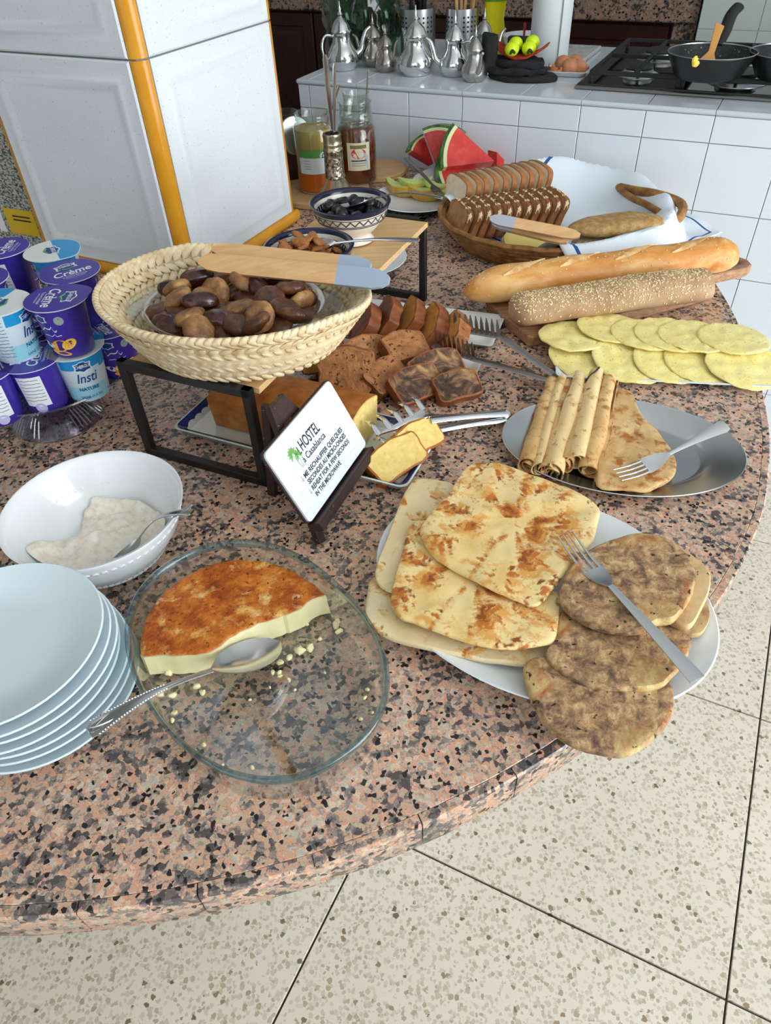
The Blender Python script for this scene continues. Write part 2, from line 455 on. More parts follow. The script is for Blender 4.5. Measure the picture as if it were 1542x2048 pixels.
# ------------------------------------------------------------------ tiled pillar standing on the granite
PILT = nmat('speckled white glazed tile', [(.3, s2l(220, 226, 232)), (.7, s2l(226, 231, 236))], 6, rough=.16, over=[(380, .715, .75, s2l(150, 153, 160), 1)])
OCHRE = nmat('ochre glazed trim', [(.3, s2l(205, 138, 28)), (.7, s2l(222, 158, 44))], 20, rough=.2)
PGR = mat('grey tile grout', s2l(150, 148, 140), .8)
CA0, CA1, CB0, CB1 = 1.01, 1.41, -1.345, -.945
pil = mk('wall_pillar', prism([R(CA0 + .0062, CB0 + .013), R(CA0 + .0062, CB1 - .013), R(CA0 + .013, CB1 - .0062), R(CA1 - .013, CB1 - .0062), R(CA1 - .0062, CB1 - .013), R(CA1 - .0062, CB0 + .013), R(CA1 - .013, CB0 + .0062), R(CA0 + .013, CB0 + .0062)], T, r['z']), PGR, smooth=False)
tag(pil, 'square pillar clad in white panelled tiles with ochre corner trim', kind='structure')
cw, th_ = .40 - 2 * .024, .362
def tilemesh(w_, h_):
    rings = []
    for ins, z in ((0, 0), (0, .006), (.003, .0085), (.020, .0085), (.027, .0110), (.034, .0110), (.043, .0085), (.05, .0085)):
        rings.append([(-w_ / 2 + ins, z, ins), (w_ / 2 - ins, z, ins), (w_ / 2 - ins, z, h_ - ins), (-w_ / 2 + ins, z, h_ - ins)])
    v, f = grid(rings); return [Vector((p.x, -p.y, p.z)) for p in v], [tuple(q) for q in f]
tm = None; tr_m = None; bs_m = None
W0 = Vector(pil['_w'])
ca, cb = (CA0 + CA1) / 2, (CB0 + CB1) / 2
for row in range(6):
    z0 = T + .028 + row * (th_ + .003)
    hh = min(th_, r['z'] - z0)
    if hh < .05: continue
    for k, (nd, rz) in enumerate(((-D1, RZ), (D2, RZ + PI / 2), (D1, RZ + PI), (-D2, RZ - PI / 2))):
        q = R(ca, cb, z0) + nd * .194
        if tm is None or hh < th_:
            o = mk('tile', tilemesh(cw, hh), PILT, pil, ang=25); o.data.transform(Matrix.Translation(W0))
            if hh == th_: tm = o.data
        else: o = bpy.data.objects.new('tile', tm); COL.objects.link(o); o.parent = pil
        o.location = q - W0; o.rotation_euler[2] = rz
    for sa, sb, rz in ((-1, 1, 0), (1, 1, 90), (1, -1, 180), (-1, -1, 270)):
        q = R(ca + sa * .178, cb + sb * .178, z0)
        if tr_m is None or hh < th_:
            # quarter round: local corner points to +x, -y
            out = [(0, 0)] + [(.0215 * math.cos(t), -.0215 * math.sin(t)) for t in [PI / 2 * i / 6 for i in range(7)]]
            o = mk('corner_trim', prism(out, 0, hh, .0), OCHRE, pil, ang=50); o.data.transform(Matrix.Translation(W0))
            if hh == th_: tr_m = o.data
        else: o = bpy.data.objects.new('corner_trim', tr_m); COL.objects.link(o); o.parent = pil
        o.location = q - W0; o.rotation_euler[2] = RZ + math.radians(rz)
for k, (nd, rz) in enumerate(((-D1, RZ), (D2, RZ + PI / 2), (D1, RZ + PI), (-D2, RZ - PI / 2))):
    if bs_m is None:
        prof = [(.0, 0)] + [(-.010 - .006 * math.sin(PI * i / 6), .0265 * i / 6) for i in range(7)] + [(0, .0265)]
        rings = [[(x, y, z) for y, z in prof] for x in (-.2, .2)]
        o = mk('base_trim', grid(rings), OCHRE, pil, ang=60); o.data.transform(Matrix.Translation(W0)); bs_m = o.data
    else: o = bpy.data.objects.new('base_trim', bs_m); COL.objects.link(o); o.parent = pil
    o.location = R(ca, cb, T + .0005) + nd * .19 - W0; o.rotation_euler[2] = rz
# ================================================================== granite bar top
arc = [Vector((-.305 + .92 * math.cos(t), 1.127 + .92 * math.sin(t), 0)) for t in [math.radians(180 + 149 * i / 40) for i in range(41)]]
rest = [R(*q) for q in ((.93, .113), (1.02, .1), (1.14, .075), (1.265, .037), (1.386, -.008), (1.514, -.068), (1.7, -.165), (1.866, -.265))]
edge = arc + spline([arc[-1]] + rest, 4)[1:]
left_back = R(1.866, -1.63)
slab = [(p.x, p.y) for p in edge] + [(left_back.x, left_back.y)]
gc = thing('granite_counter', (-.305, 1.127, 0), 'curved pink and grey granite bar counter carrying the breakfast buffet', 'counter')
mk('counter_top', prism(offset(ccw(slab), .0105), T - .03, T, .0008), GRAN, gc, ang=30)
EDG = granite('granite edge band', 150, 1.1, .16)
# edge band in separate strips with narrow joints
L = [0.0]
for i in range(1, len(edge)): L.append(L[-1] + (edge[i] - edge[i - 1]).length)
def along(s):
    s = max(0, min(s, L[-1]))
    for i in range(1, len(L)):
        if L[i] >= s:
            k = (s - L[i - 1]) / max(L[i] - L[i - 1], 1e-9); d = (edge[i] - edge[i - 1]).normalized()
            return edge[i - 1].lerp(edge[i], k), Vector((-d.y, d.x, 0))
STEP = .097; s0 = .03
while s0 < L[-1] - .02:
    s1 = min(s0 + STEP - .0012, L[-1]); rings = []
    for k in range(5):
        p, nn = along(s0 + (s1 - s0) * k / 4)
        rings.append([(p + nn * u + Vector((0, 0, T + z)))[:] for u, z in ((.010, -.044), (.001, -.044), (0, -.042), (0, -.002), (.0016, -.0004), (.010, -.0004))])
    mk('edge_strip', grid(rings), EDG, gc, ang=35); s0 += STEP
BASEW = mat('white base plaster', s2l(215, 220, 222), .5)
mk('base', prism(offset(ccw(slab), .34), 0.0, T - .03, 0), BASEW, gc, smooth=False)

# ================================================================== white tiled kitchen counter
TILW = mat('white glazed wall tile', s2l(218, 225, 232), .14)
TGR = mat('pale grout', s2l(198, 202, 204), .8)
KA0, KA1, KB0, KB1 = 1.872, 2.49, -1.205, 2.6
kc = thing('kitchen_counter', R((KA0 + KA1) / 2, .3, 0), 'white tiled kitchen counter with the gas hob behind the buffet', 'counter')
mk('body', prism([R(KA0 + .006, KB0 + .006), R(KA0 + .006, KB1), R(KA1, KB1), R(KA1, KB0 + .006)], 0, KT - .0075), TGR, kc, smooth=False)
KW = Vector(kc['_w']); P_ = .149; cache = {}
def ktile(w_, h_, loc, rz, rx):
    key = (round(w_, 3), round(h_, 3))
    if key not in cache:
        sh = prism([(-w_ / 2 + .0009, -h_ / 2 + .0009), (w_ / 2 - .0009, -h_ / 2 + .0009), (w_ / 2 - .0009, h_ / 2 - .0009), (-w_ / 2 + .0009, h_ / 2 - .0009)], 0, .007, .0009)
        o = mk('tile', sh, TILW, kc, ang=20); o.data.transform(Matrix.Translation(KW)); cache[key] = o.data
    else: o = bpy.data.objects.new('tile', cache[key]); COL.objects.link(o); o.parent = kc
    o.matrix_local = Matrix.Translation(loc - KW) @ Matrix.Rotation(rz, 4, 'Z') @ Matrix.Rotation(rx, 4, 'X')
cols = [KB0]
b = .021 - P_ * 8
while b < 1.4:
    if b > KB0 + .02: cols.append(b)
    b += P_
rows = [KT - .012, T + .117, T - .031, T - .179, T - .327, T - .475, T - .623, .0]
random.seed(3)
for i in range(len(cols) - 1):
    for j in range(len(rows) - 1):
        w_, h_ = cols[i + 1] - cols[i], rows[j] - rows[j + 1]
        ktile(w_, h_, R(KA0 + .007 - random.random() * .0006, (cols[i] + cols[i + 1]) / 2, (rows[j] + rows[j + 1]) / 2), RZ, PI / 2)
    for j in range(4):
        d = (KA1 - KA0) / 4
        ktile(cols[i + 1] - cols[i], d, R(KA0 + d * (j + .5), (cols[i] + cols[i + 1]) / 2, KT - .0075), RZ, 0)
for k in range(4):                                        # left end of the counter
    for j in range(len(rows) - 1):
        d = (KA1 - KA0) / 4
        ktile(d, rows[j] - rows[j + 1], R(KA0 + d * (k + .5), KB0 + .007, (rows[j] + rows[j + 1]) / 2), RZ - PI / 2, PI / 2)
TRIMG = mat('chipped white edge trim', s2l(196, 206, 212), .25)
for i in range(len(cols) - 1):
    if i % 2: continue
    a, b2 = R(KA0 + .0015, cols[i] + .0006, KT - .006), R(KA0 + .0015, cols[min(i + 2, len(cols) - 1)] - .0006, KT - .006)
    mk('edge_trim', tube([a, b2], .0062, 10), TRIMG, kc)
mk('edge_trim', tube([R(KA0, KB0 + .0015, KT - .006), R(KA1, KB0 + .0015, KT - .006)], .0062, 10), TRIMG, kc)

# ================================================================== dark units at the back of the kitchen
DW = wood('dark mahogany', [(.3, s2l(36, 14, 12)), (.7, s2l(58, 24, 20))], 6, (6, 6, 1), .35, .05)
GR2 = granite('brown granite', 110, .55, .2)
BA = 3.25; BZ = T + .14
bc = thing('base_cabinet', R(BA + .3, -.5, 0), 'dark mahogany kitchen units under a brown granite worktop at the back', 'cabinet')
mk('worktop', prism([R(BA - .03, -3.1), R(BA - .03, -.36), R(ROOM['a1'] - .02, -.36), R(ROOM['a1'] - .02, -3.1)], BZ, BZ + .13, .004), GR2, bc, smooth=False)
mk('carcass', prism([R(BA + .02, -3.1), R(BA + .02, -.44), R(ROOM['a1'] - .02, -.44), R(ROOM['a1'] - .02, -3.1)], 0, BZ), DW, bc, smooth=False)
mk('end_panel', prism([R(BA - .01, -.44), R(BA - .01, -.36), R(ROOM['a1'] - .02, -.36), R(ROOM['a1'] - .02, -.44)], 0, BZ), GR2, bc, smooth=False)
KN = mat('pale knob', s2l(190, 186, 190), .3)
bb = -3.0; n = 0
while bb < -.46:
    e = min(bb + .51, -.45)
    rings = []
    for ins, dd in ((0, 0), (0, .016), (.004, .02), (.05, .02), (.056, .012), (.07, .012), (.085, .02)):
        rings.append([R(BA + .02 - dd, x, z) for x, z in ((bb + .004 + ins, .1 + ins), (e - .004 - ins, .1 + ins), (e - .004 - ins, BZ - .012 - ins), (bb + .004 + ins, BZ - .012 - ins))])
    v, f = grid(rings)
    d = mk('door', (v, f), DW, bc, smooth=False)
    kb = e - .03 if n % 2 == 0 else bb + .03
    for dz in (0, ):
        q = R(BA - .012, kb, BZ - .11)
        mk('knob', xf(ellipsoid(.012, .012, .01), TR(q)), KN, d)
    bb = e; n += 1
# white tiled wall beside the dark units
WT0 = mat('greyed white tile', s2l(196, 204, 200), .2)
tw = mk('wall_tiled', prism([R(BA - .06, -.35), R(BA - .06, 2.68), R(BA + .06, 2.68), R(BA + .06, -.35)], 0, ROOM['z']), TGR, smooth=False)
tag(tw, 'white square tiled wall behind the frying pans', kind='structure')
TW = Vector(tw['_w']); tmm = None
for i in range(9):
    for j in range(10):
        x, z = -.35 + .1 + i * .2, .05 + .1 + j * .2
        if tmm is None:
            o = mk('tile', prism([(-.099, -.099), (.099, -.099), (.099, .099), (-.099, .099)], 0, .006, .001), WT0, tw, ang=20); o.data.transform(Matrix.Translation(TW)); tmm = o.data
        else: o = bpy.data.objects.new('tile', tmm); COL.objects.link(o); o.parent = tw
        o.matrix_local = Matrix.Translation(R(BA - .058, x, z) - TW) @ Matrix.Rotation(RZ, 4, 'Z') @ Matrix.Rotation(PI / 2, 4, 'X')
# ================================================================== cutlery
def strip(st, th, n=7):
    "metal strip: stations (x, z, half width, dip); closed skin of thickness th"
    rings = []
    for x, z, w_, dip in st:
        top = []; bot = []
        for i in range(n):
            u = -1 + 2 * i / (n - 1); zz = z - dip * (1 - u * u)
            e = th * .5 * (1 - .6 * abs(u) ** 3)
            top.append((x, u * w_, zz + e)); bot.append((x, u * w_, zz - e))
        rings.append(top + bot[::-1])
    return grid(rings)
def spoon(tip, end, label, up=(0, 0, 1), w_=.021, bl=.062, depth=.009, hw=.009, m=SILVER, arch=.012, name='spoon', group=None, th=.0016, ornate=False):
    tip, end = Vector(tip), Vector(end); Ln = (end - tip).length
    M = basis(tip, end - tip, up)
    o = thing(name, tip, label, 'spoon', group)
    b = [(bl * t, arch * .25 * (1 - t) * 0 + arch * .5 * t * t, max(w_ * (1 - abs(2 * t - .9) ** 2.4 * (1 if t < .45 else .72)) if 0 < t < 1 else .002, .0035 if t > .5 else .0015), depth * math.sin(PI * min(max(t, 0), 1)) ** .8) for t in [i / 14 for i in range(15)]]
    mk('bowl', xf(strip(b, th, 9), M), m, o, ang=60)
    z0 = b[-1][1]; h = []
    for i in range(17):
        t = i / 16; x = bl + (Ln - bl) * t
        ww = .0033 + (hw - .0033) * max(0, (t - .25) / .75) ** 1.5
        if t > .96: ww *= .72
        h.append((x, z0 * (1 - t) + arch * math.sin(PI * t) * .9, ww, 0))
    hd = mk('handle', xf(strip(h, th * 1.5, 5), M), m, o, ang=60)
    if ornate:
        xs = bl + (Ln - bl) * .86
        zt = z0 * .14 + arch * math.sin(PI * .86) * .9 + th * .75
        mk('medallion', xf(tube([(xs + .016 * math.cos(t), .0045 * math.sin(t), zt) for t in [2 * PI * i / 20 for i in range(21)]], .0008, 5), M), m, hd)
        bead = []
        for i in range(26):
            t = .4 + .57 * i / 26; ww = .0033 + (hw - .0033) * ((t - .25) / .75) ** 1.5
            for s in (-1, 1):
                q = Vector((bl + (Ln - bl) * t, s * (ww - .001), z0 * (1 - t) + arch * math.sin(PI * t) * .9 + th * .55))
                bead.append(xf(ellipsoid(.0011, .0009, .0008, 6, 4), Matrix.Translation(q)))
        mk('beaded_rim', xf(join(*bead), M), m, hd)
    return o
def fork(tip, end, label, up=(0, 0, 1), w_=.0125, tl=.05, hl=.03, hw=.0095, neck=.0032, m=STEEL, arch=.008, square=False, group=None, cup=.006, nt=4):
    tip, end = Vector(tip), Vector(end); Ln = (end - tip).length
    M = basis(tip, end - tip, up); o = thing('fork', tip, label, 'fork', group)
    zf = lambda x: -cup * math.sin(PI * min(x / (tl + hl), 1)) + arch * max(0, (x - tl - hl) / (Ln - tl - hl)) * (1.6 - .6 * (x / Ln))
    st = []
    for i in range(9):
        t = i / 8; x = tl + hl * t; st.append((x, zf(x), w_ * (1 - t ** 2.2) + neck * t ** 2.2, .0012 * math.sin(PI * t)))
    mk('head', xf(strip(st, .0019), M), m, o, ang=60)
    for k in range(nt):
        yc = -w_ + (2 * w_) * (k + .5) / nt; tw = w_ / nt * .58
        s = [(tl * t + (.002 if False else 0), zf(tl * t), tw * (.45 + .55 * t), 0) for t in [i / 6 for i in range(7)]]
        v, f = strip([(x, z, q, 0) for x, z, q, _ in s], .0017, 4)
        mk('tine', xf(mv((v, f), 0, yc, 0), M), m, o, ang=60)
    h = []
    for i in range(15):
        t = i / 14; x = tl + hl + (Ln - tl - hl) * t
        ww = neck + (hw - neck) * t ** (1.0 if square else 1.6)
        if t > .95 and not square: ww *= .7
        h.append((x, zf(x), ww, 0))
    mk('handle', xf(strip(h, .0026, 5), M), m, o, ang=60)
    return o
# ================================================================== stack of side plates
PLW = mat('bluish white plate glaze', s2l(214, 228, 234), .18)
def plate_prof(Rr, h, t=.0035, foot=.55):
    return [(0, .002), (Rr * foot, .002), (Rr * foot, 0), (Rr * foot + .004, 0), (Rr * foot + .008, .003), (Rr * .78, h * .42), (Rr - .002, h - .0015), (Rr, h), (Rr - .0015, h + .0012),
            (Rr * .8, h * .5 + t * .7), (Rr * .64, t + .001), (Rr * .5, t), (0, t)]
NP = 7
names_ = ['uppermost', 'second from the top', 'third from the top', 'middle', 'third from the bottom', 'second from the bottom', 'lowest']
for i in range(NP):
    k = i / (NP - 1)
    jit = [(0, 0), (.003, -.002), (.004, .001), (.002, -.001), (.006, .003), (.005, .004), (.007, .003)][NP - 1 - i] if i < NP - 1 else (0, 0)
    c = Vector((-.366 - .010 * k + jit[0], .420 + .004 * k + jit[1], T + .0003 + i * .0113))
    o = mk('side_plate', lathe(plate_prof(.1, .0165), 64, c), PLW)
    tag(o, 'round white side plate, %s in the stack of plates' % names_[NP - 1 - i], 'plate', 'stack of white side plates')
# ================================================================== bowl of porridge
bm_ = None
m, nt, b = _nt('white embossed porcelain'); MATS[m.name] = m
b.inputs['Base Color'].default_value = rgb(s2l(234, 236, 238)); b.inputs['Roughness'].default_value = .14
BC = Vector((-.338, .617, T))
bw = thing('serving_bowl', BC, 'white porcelain bowl of rice porridge between the plates and the cake stand', 'bowl')
mk('bowl', lathe([(0, .004), (.045, .004), (.046, 0), (.052, 0), (.06, .006), (.076, .022), (.091, .045), (.1005, .072), (.1035, .078), (.1035, .0795), (.1005, .079), (.0965, .07), (.087, .044), (.072, .022), (.055, .011), (.03, .008), (0, .0075)], 72, BC), m, bw, ang=60)
# basket-weave relief on the outside of the bowl
rel = []
for row in range(6):
    z = .016 + row * .0092; rr = .0715 + (z - .016) * .62 - (z - .016) ** 2 * 1.5 
    for k in range(64):
        t = 2 * PI * (k + .5 * (row % 2)) / 64; q = BC + Vector((rr * math.cos(t), rr * math.sin(t), z))
        rel.append(xf(ellipsoid(.0012, .0042, .0036, 6, 4), Matrix.Translation(q) @ Matrix.Rotation(t, 4, 'Z') @ Matrix.Rotation(.5, 4, 'Y')))
tag(mk('embossed_pattern', join(*rel), m, bw), kind='stuff')
POR = nmat('rice porridge', [(.3, s2l(228, 214, 194)), (.5, s2l(244, 236, 222)), (.7, s2l(250, 246, 238))], 120, rough=.45, bump=(170, .45, .003, 4), sss=.2)
po = px([(62, 1118), (88, 1092), (122, 1070), (152, 1052), (168, 1024), (190, 1006), (230, 1000), (280, 1006), (318, 1026), (334, 1054), (318, 1082), (272, 1106), (215, 1128), (150, 1142), (95, 1138)], .026)
po = smooth_loop(po, 4)
def bowl_h(x, y): return T + .009 + max(0, ((x - BC.x) ** 2 + (y - BC.y) ** 2) ** .5 - .052) * 1.02
cpo = sum(po, Vector()) / len(po)
pv = disc(po, lambda x, y: bowl_h(x, y) + .001, .002, 14, bump=.007, bscale=85, seed=4, dome=.020)
mk('porridge', pv, POR, bw)
spoon(at(226, 1117, .026), at(385, 1024, .092), 'ornate silver spoon lying in the porridge bowl', up=(-.25, .3, 1), w_=.02, bl=.05, hw=.0085, ornate=True)
# ================================================================== caramel flan in an oval glass dish
FC = Vector((-.137, .428, T)); FROT = math.radians(-53.3)
fd = thing('glass_dish', FC, 'oval clear glass baking dish holding a half eaten flan', 'dish')
GD = glass('dish glass', (.955, .975, .975), .75)
GDR = glass('bluish glass rim', (.62, .78, .82), .8)
pr = [(0, .0005), (.88, .0005), (.93, .004), (.955, .012), (.985, .05), (.955, .05), (.925, .014), (.90, .008), (.86, .006), (0, .006)]
mk('dish', lathe(pr, 96, FC, .156, .110, FROT, 2.25), GD, fd, ang=50)
mk('rim', lathe([(.955, .0496), (.99, .0496), (1.0, .053), (.995, .057), (.975, .0585), (.958, .056), (.953, .052), (.955, .0496)], 96, FC, .156, .110, FROT, 2.25), GDR, fd, ang=80)
def in_dish(x, y, k=.915):
    d = Vector((x - FC.x, y - FC.y)); u = d.x * math.cos(FROT) + d.y * math.sin(FROT); w2 = -d.x * math.sin(FROT) + d.y * math.cos(FROT)
    q = (abs(u / .156) ** 2.25 + abs(w2 / .110) ** 2.25) ** (1 / 2.25)
    if q > k: s = k / q; return Vector((FC.x + d.x * s, FC.y + d.y * s, 0))
    return Vector((x, y, 0))
FZ = .036
fo = px([(274, 1308), (272, 1270), (285, 1225), (318, 1170), (370, 1135), (430, 1115), (490, 1110), (555, 1120), (610, 1150), (652, 1190)], FZ)
fo = [in_dish(p.x, p.y) for p in spline(fo, 5)]
cut = px([(652, 1190), (625, 1198), (600, 1215), (575, 1228), (545, 1236), (505, 1252), (470, 1270), (440, 1290), (412, 1306), (380, 1309), (340, 1310), (300, 1312), (274, 1308)], FZ)
cut = spline(cut, 3)[1:-1]
random.seed(5)
cut = [p + Vector((random.uniform(-1, 1), random.uniform(-1, 1), 0)) * .0012 for p in cut]
fo2 = [(p.x, p.y) for p in fo] + [(p.x, p.y) for p in cut]
CREAM = nmat('pale custard', [(.3, s2l(226, 214, 160)), (.7, s2l(240, 232, 188))], 40, rough=.35, sss=.3, bump=(60, .3, .002))
CRUST = nmat('caramelised crust', [(.30, s2l(120, 48, 10)), (.45, s2l(176, 84, 18)), (.56, s2l(205, 116, 34)), (.72, s2l(226, 158, 72))], 38, rough=.33, detail=8, nrough=.72,
             over=[(30, .55, .66, s2l(232, 176, 96), 5), (44, .60, .70, s2l(240, 204, 140), 4), (200, .62, .70, s2l(110, 44, 10), 2)], bump=(190, .8, .002, 3))
flan = mk('flan', grid([[(x, y, T + .0065) for x, y in offset(ccw(fo2), -.0015)], [(x, y, T + .02) for x, y in offset(ccw(fo2), -.0006)], [(x, y, T + FZ - .002) for x, y in ccw(fo2)]]), CREAM, fd, ang=30)
mk('flan_crust', disc(offset(ccw(fo2), .0006), lambda x, y: T + FZ - .002, .0028, 12, bump=.0012, bscale=260, seed=2), CRUST, flan)
cr = []
spots = [(612, 1248, 5), (545, 1345, 5), (560, 1352, 4), (578, 1360, 5), (395, 1372, 7), (405, 1385, 6), (345, 1390, 7), (320, 1385, 9), (345, 1330, 11), (336, 1345, 8), (580, 1315, 7), (600, 1300, 10), (620, 1295, 9), (560, 1325, 7), (672, 1250, 9), (678, 1262, 7), (676, 1240, 6),
         (640, 1278, 4), (408, 1490, 5), (560, 1345, 5), (735, 1380, 4), (730, 1395, 4), (722, 1438, 4), (745, 1425, 3), (350, 1425, 6), (345, 1440, 5), (500, 1400, 3), (540, 1375, 3), (590, 1380, 3), (650, 1345, 3), (445, 1530, 3), (505, 1535, 4)]
for i, (x, y, s) in enumerate(spots):
    q = at(x, y, .008); q2 = in_dish(q.x, q.y, .9); q.x, q.y = q2.x, q2.y
    cr.append(xf(lump(ellipsoid(s * .0006, s * .00042, s * .00035 + .0006, 8, 6), s * .0003, 300, i), TR(q, rz=i * 1.7)))
tag(mk('flan_crumbs', join(*cr), CREAM, flan), kind='stuff')
spoon(at(560, 1283, .022), at(177, 1464, .066), 'large ornate silver spoon resting on the rim of the flan dish', up=(-.15, .1, 1), w_=.025, bl=.078, hw=.0125, depth=.011, arch=.008, ornate=True, m=SILVER)
# ================================================================== flat breads on an oval plate
OC = Vector((.163, .515, T)); OROT = math.radians(143.3)
op = mk('oval_platter', lathe([(0, .002), (.55, .002), (.56, 0), (.60, 0), (.64, .004), (.85, .012), (.992, .0225), (1.0, .024), (.992, .0252), (.85, .0155), (.66, .0065), (.5, .005), (0, .005)], 96, OC, .191, .1455, OROT), PORC)
tag(op, 'large white oval platter of flat breads at the counter edge', 'platter')
MS = nmat('griddled flat bread', [(.30, s2l(230, 188, 112)), (.48, s2l(242, 214, 150)), (.70, s2l(244, 222, 168))], 14, rough=.5, detail=4,
          over=[(48, .49, .60, s2l(226, 168, 88), 4), (55, .54, .62, s2l(196, 116, 46), 4), (62, .58, .66, s2l(150, 78, 30), 4)], bump=(90, .25, .002, 4), sss=.1)
MSP = nmat('pale flat bread', [(.30, s2l(226, 200, 146)), (.6, s2l(240, 222, 180))], 14, rough=.5, over=[(50, .54, .64, s2l(224, 176, 104), 4), (55, .61, .68, s2l(190, 116, 50), 4)], bump=(80, .25, .002, 4))
Z2 = (2.029, (700, 900))
def bread(name, pts, h, th, m, label, cat, group, seed, wav=.002, bump=.0012, sub=4, dome=0.0, zs=Z2):
    P = px(pts, h, *zs); hf = plane_fit(P)
    o = mk(name, disc([(p.x, p.y) for p in smooth_loop(P, sub)], hf, th, 10, bump=bump, bscale=95, seed=seed, wav=wav, dome=dome), m)
    return tag(o, label, cat, group)
g = 'square griddled flat breads on the oval platter'
bread('flat_bread', [(105, 520), (70, 600), (65, 680), (100, 740), (200, 790), (400, 840), (600, 875), (730, 885), (790, 850), (800, 780), (640, 560), (300, 480)], .018, .008, MSP, 'pale square flat bread at the bottom of the pile, browned lower edge showing', 'flat bread', g, 1)
bread('flat_bread', [(215, 200), (270, 127), (350, 135), (425, 158), (450, 300), (380, 480), (300, 590), (170, 588), (110, 548), (105, 490), (150, 370)], .028, .007, MSP, 'palest square flat bread at the left of the oval platter', 'flat bread', g, 2)
bread('flat_bread', [(215, 420), (240, 320), (320, 300), (520, 400), (720, 560), (840, 590), (848, 680), (830, 780), (780, 803), (600, 817), (400, 765), (260, 712), (200, 692), (165, 625), (180, 540)], .037, .007, MS, 'square flat bread with the darkest brown spots, lying second from the top', 'flat bread', g, 3)
bread('flat_bread', [(490, 75), (540, 63), (600, 68), (760, 120), (850, 155), (960, 205), (1010, 250), (1000, 320), (975, 400), (890, 490), (830, 570), (760, 642), (690, 627), (560, 577), (460, 517), (350, 452), (300, 392), (285, 340), (310, 290), (400, 190), (450, 110)], .047, .008, MS, 'topmost square flat bread, golden with brown patches, beside the fork tines', 'flat bread', g, 4, wav=.004)
BB = nmat('dark wholemeal flat bread', [(.30, s2l(78, 60, 50)), (.42, s2l(128, 98, 74)), (.52, s2l(176, 138, 98)), (.62, s2l(206, 176, 128)), (.76, s2l(222, 202, 156))], 75, rough=.6, detail=9, nrough=.68, dist=.35,
          over=[(11, .52, .68, s2l(98, 74, 62), 9), (14, .53, .64, s2l(172, 102, 46), 9), (12.5, .54, .66, s2l(214, 192, 130), 9), (120, .67, .72, s2l(40, 26, 20), 2)], bump=(150, .6, .003, 6))
BB2 = nmat('tan wholemeal flat bread', [(.3, s2l(150, 108, 66)), (.5, s2l(206, 172, 120)), (.7, s2l(222, 196, 150))], 30, rough=.6, detail=7, bump=(120, .4, .002, 5), over=[(120, .66, .72, s2l(60, 40, 24), 2)])
g = 'round wholemeal flat breads on the oval platter'
bread('round_bread', [(1445, 640), (1452, 700), (1425, 755), (1385, 768), (1350, 755), (1320, 700), (1350, 640), (1400, 620)], .022, .008, BB2, 'small wholemeal bread edge peeping out at the right of the pile', 'flat bread', g, 11)
bread('round_bread', [(860, 660), (830, 780), (795, 828), (800, 872), (870, 932), (980, 980), (1130, 993), (1250, 980), (1300, 940), (1350, 880), (1380, 800), (1370, 735), (1300, 660), (1150, 620), (980, 620)], .033, .010, BB, 'brown round bread in the middle of the pile, under the fork handle', 'flat bread', g, 12)
bread('round_bread', [(700, 915), (715, 878), (770, 862), (900, 880), (1050, 890), (1200, 905), (1290, 950), (1308, 1060), (1265, 1150), (1180, 1228), (1090, 1258), (960, 1237), (860, 1195), (780, 1120), (722, 1010)], .026, .0105, BB, 'brown round bread hanging over the front edge of the platter', 'flat bread', g, 13)
bread('round_bread', [(1240, 372), (1340, 420), (1440, 500), (1455, 575), (1420, 665), (1370, 742), (1300, 722), (1180, 640), (1120, 500), (1160, 400)], .040, .010, BB2, 'tan round bread tucked behind the topmost dark one', 'flat bread', g, 14)
bread('round_bread', [(845, 600), (880, 510, .05), (960, 430, .05), (1080, 380, .05), (1180, 362, .05), (1280, 385, .05), (1360, 445, .05), (1395, 520, .05), (1385, 600, .05), (1340, 680), (1300, 718), (1240, 725), (1190, 752), (1120, 765), (1000, 742), (900, 692), (852, 645)], .047, .012, BB, 'topmost dark round bread with a pale patch, under the fork neck', 'flat bread', g, 15)
fork(at(1131, 1068, .070), at(1391, 1366, .056), 'plain square-ended steel fork lying across the wholemeal breads', w_=.0125, tl=.05, hl=.028, hw=.0085, square=True, arch=.006, m=SATIN)
# ================================================================== steel tray of crepes
TC = Vector((.325, .763, T)); TROT = math.radians(164.7)
tr = mk('oval_tray', lathe([(0, .0005), (.66, .0005), (.70, .003), (.80, .0125), (.985, .0155), (1.0, .0165), (1.003, .0178), (.995, .0186), (.98, .0175), (.80, .0142), (.72, .0055), (.68, .003), (.66, .0022), (0, .0022)], 96, TC, .1605, .109, TROT), mat('brushed tray steel', (.58, .60, .63), .24, 1), ang=50)
tag(tr, 'oval stainless steel tray holding rolled crepes', 'tray')
Z1 = (2.744, (980, 620))
CREPE = nmat('thin crepe', [(.3, s2l(226, 190, 130)), (.5, s2l(236, 206, 150)), (.7, s2l(240, 216, 166))], 30, rough=.5, detail=6, over=[(45, .54, .68, s2l(202, 146, 78), 6), (90, .60, .70, s2l(160, 96, 44), 4)], bump=(140, .3, .0015, 4))
CREPB = nmat('browned crepe', [(.3, s2l(206, 160, 98)), (.7, s2l(236, 204, 148))], 25, rough=.5, detail=6, over=[(55, .50, .64, s2l(184, 112, 50), 7), (30, .60, .70, s2l(150, 82, 36), 6)], bump=(140, .35, .0015, 4))
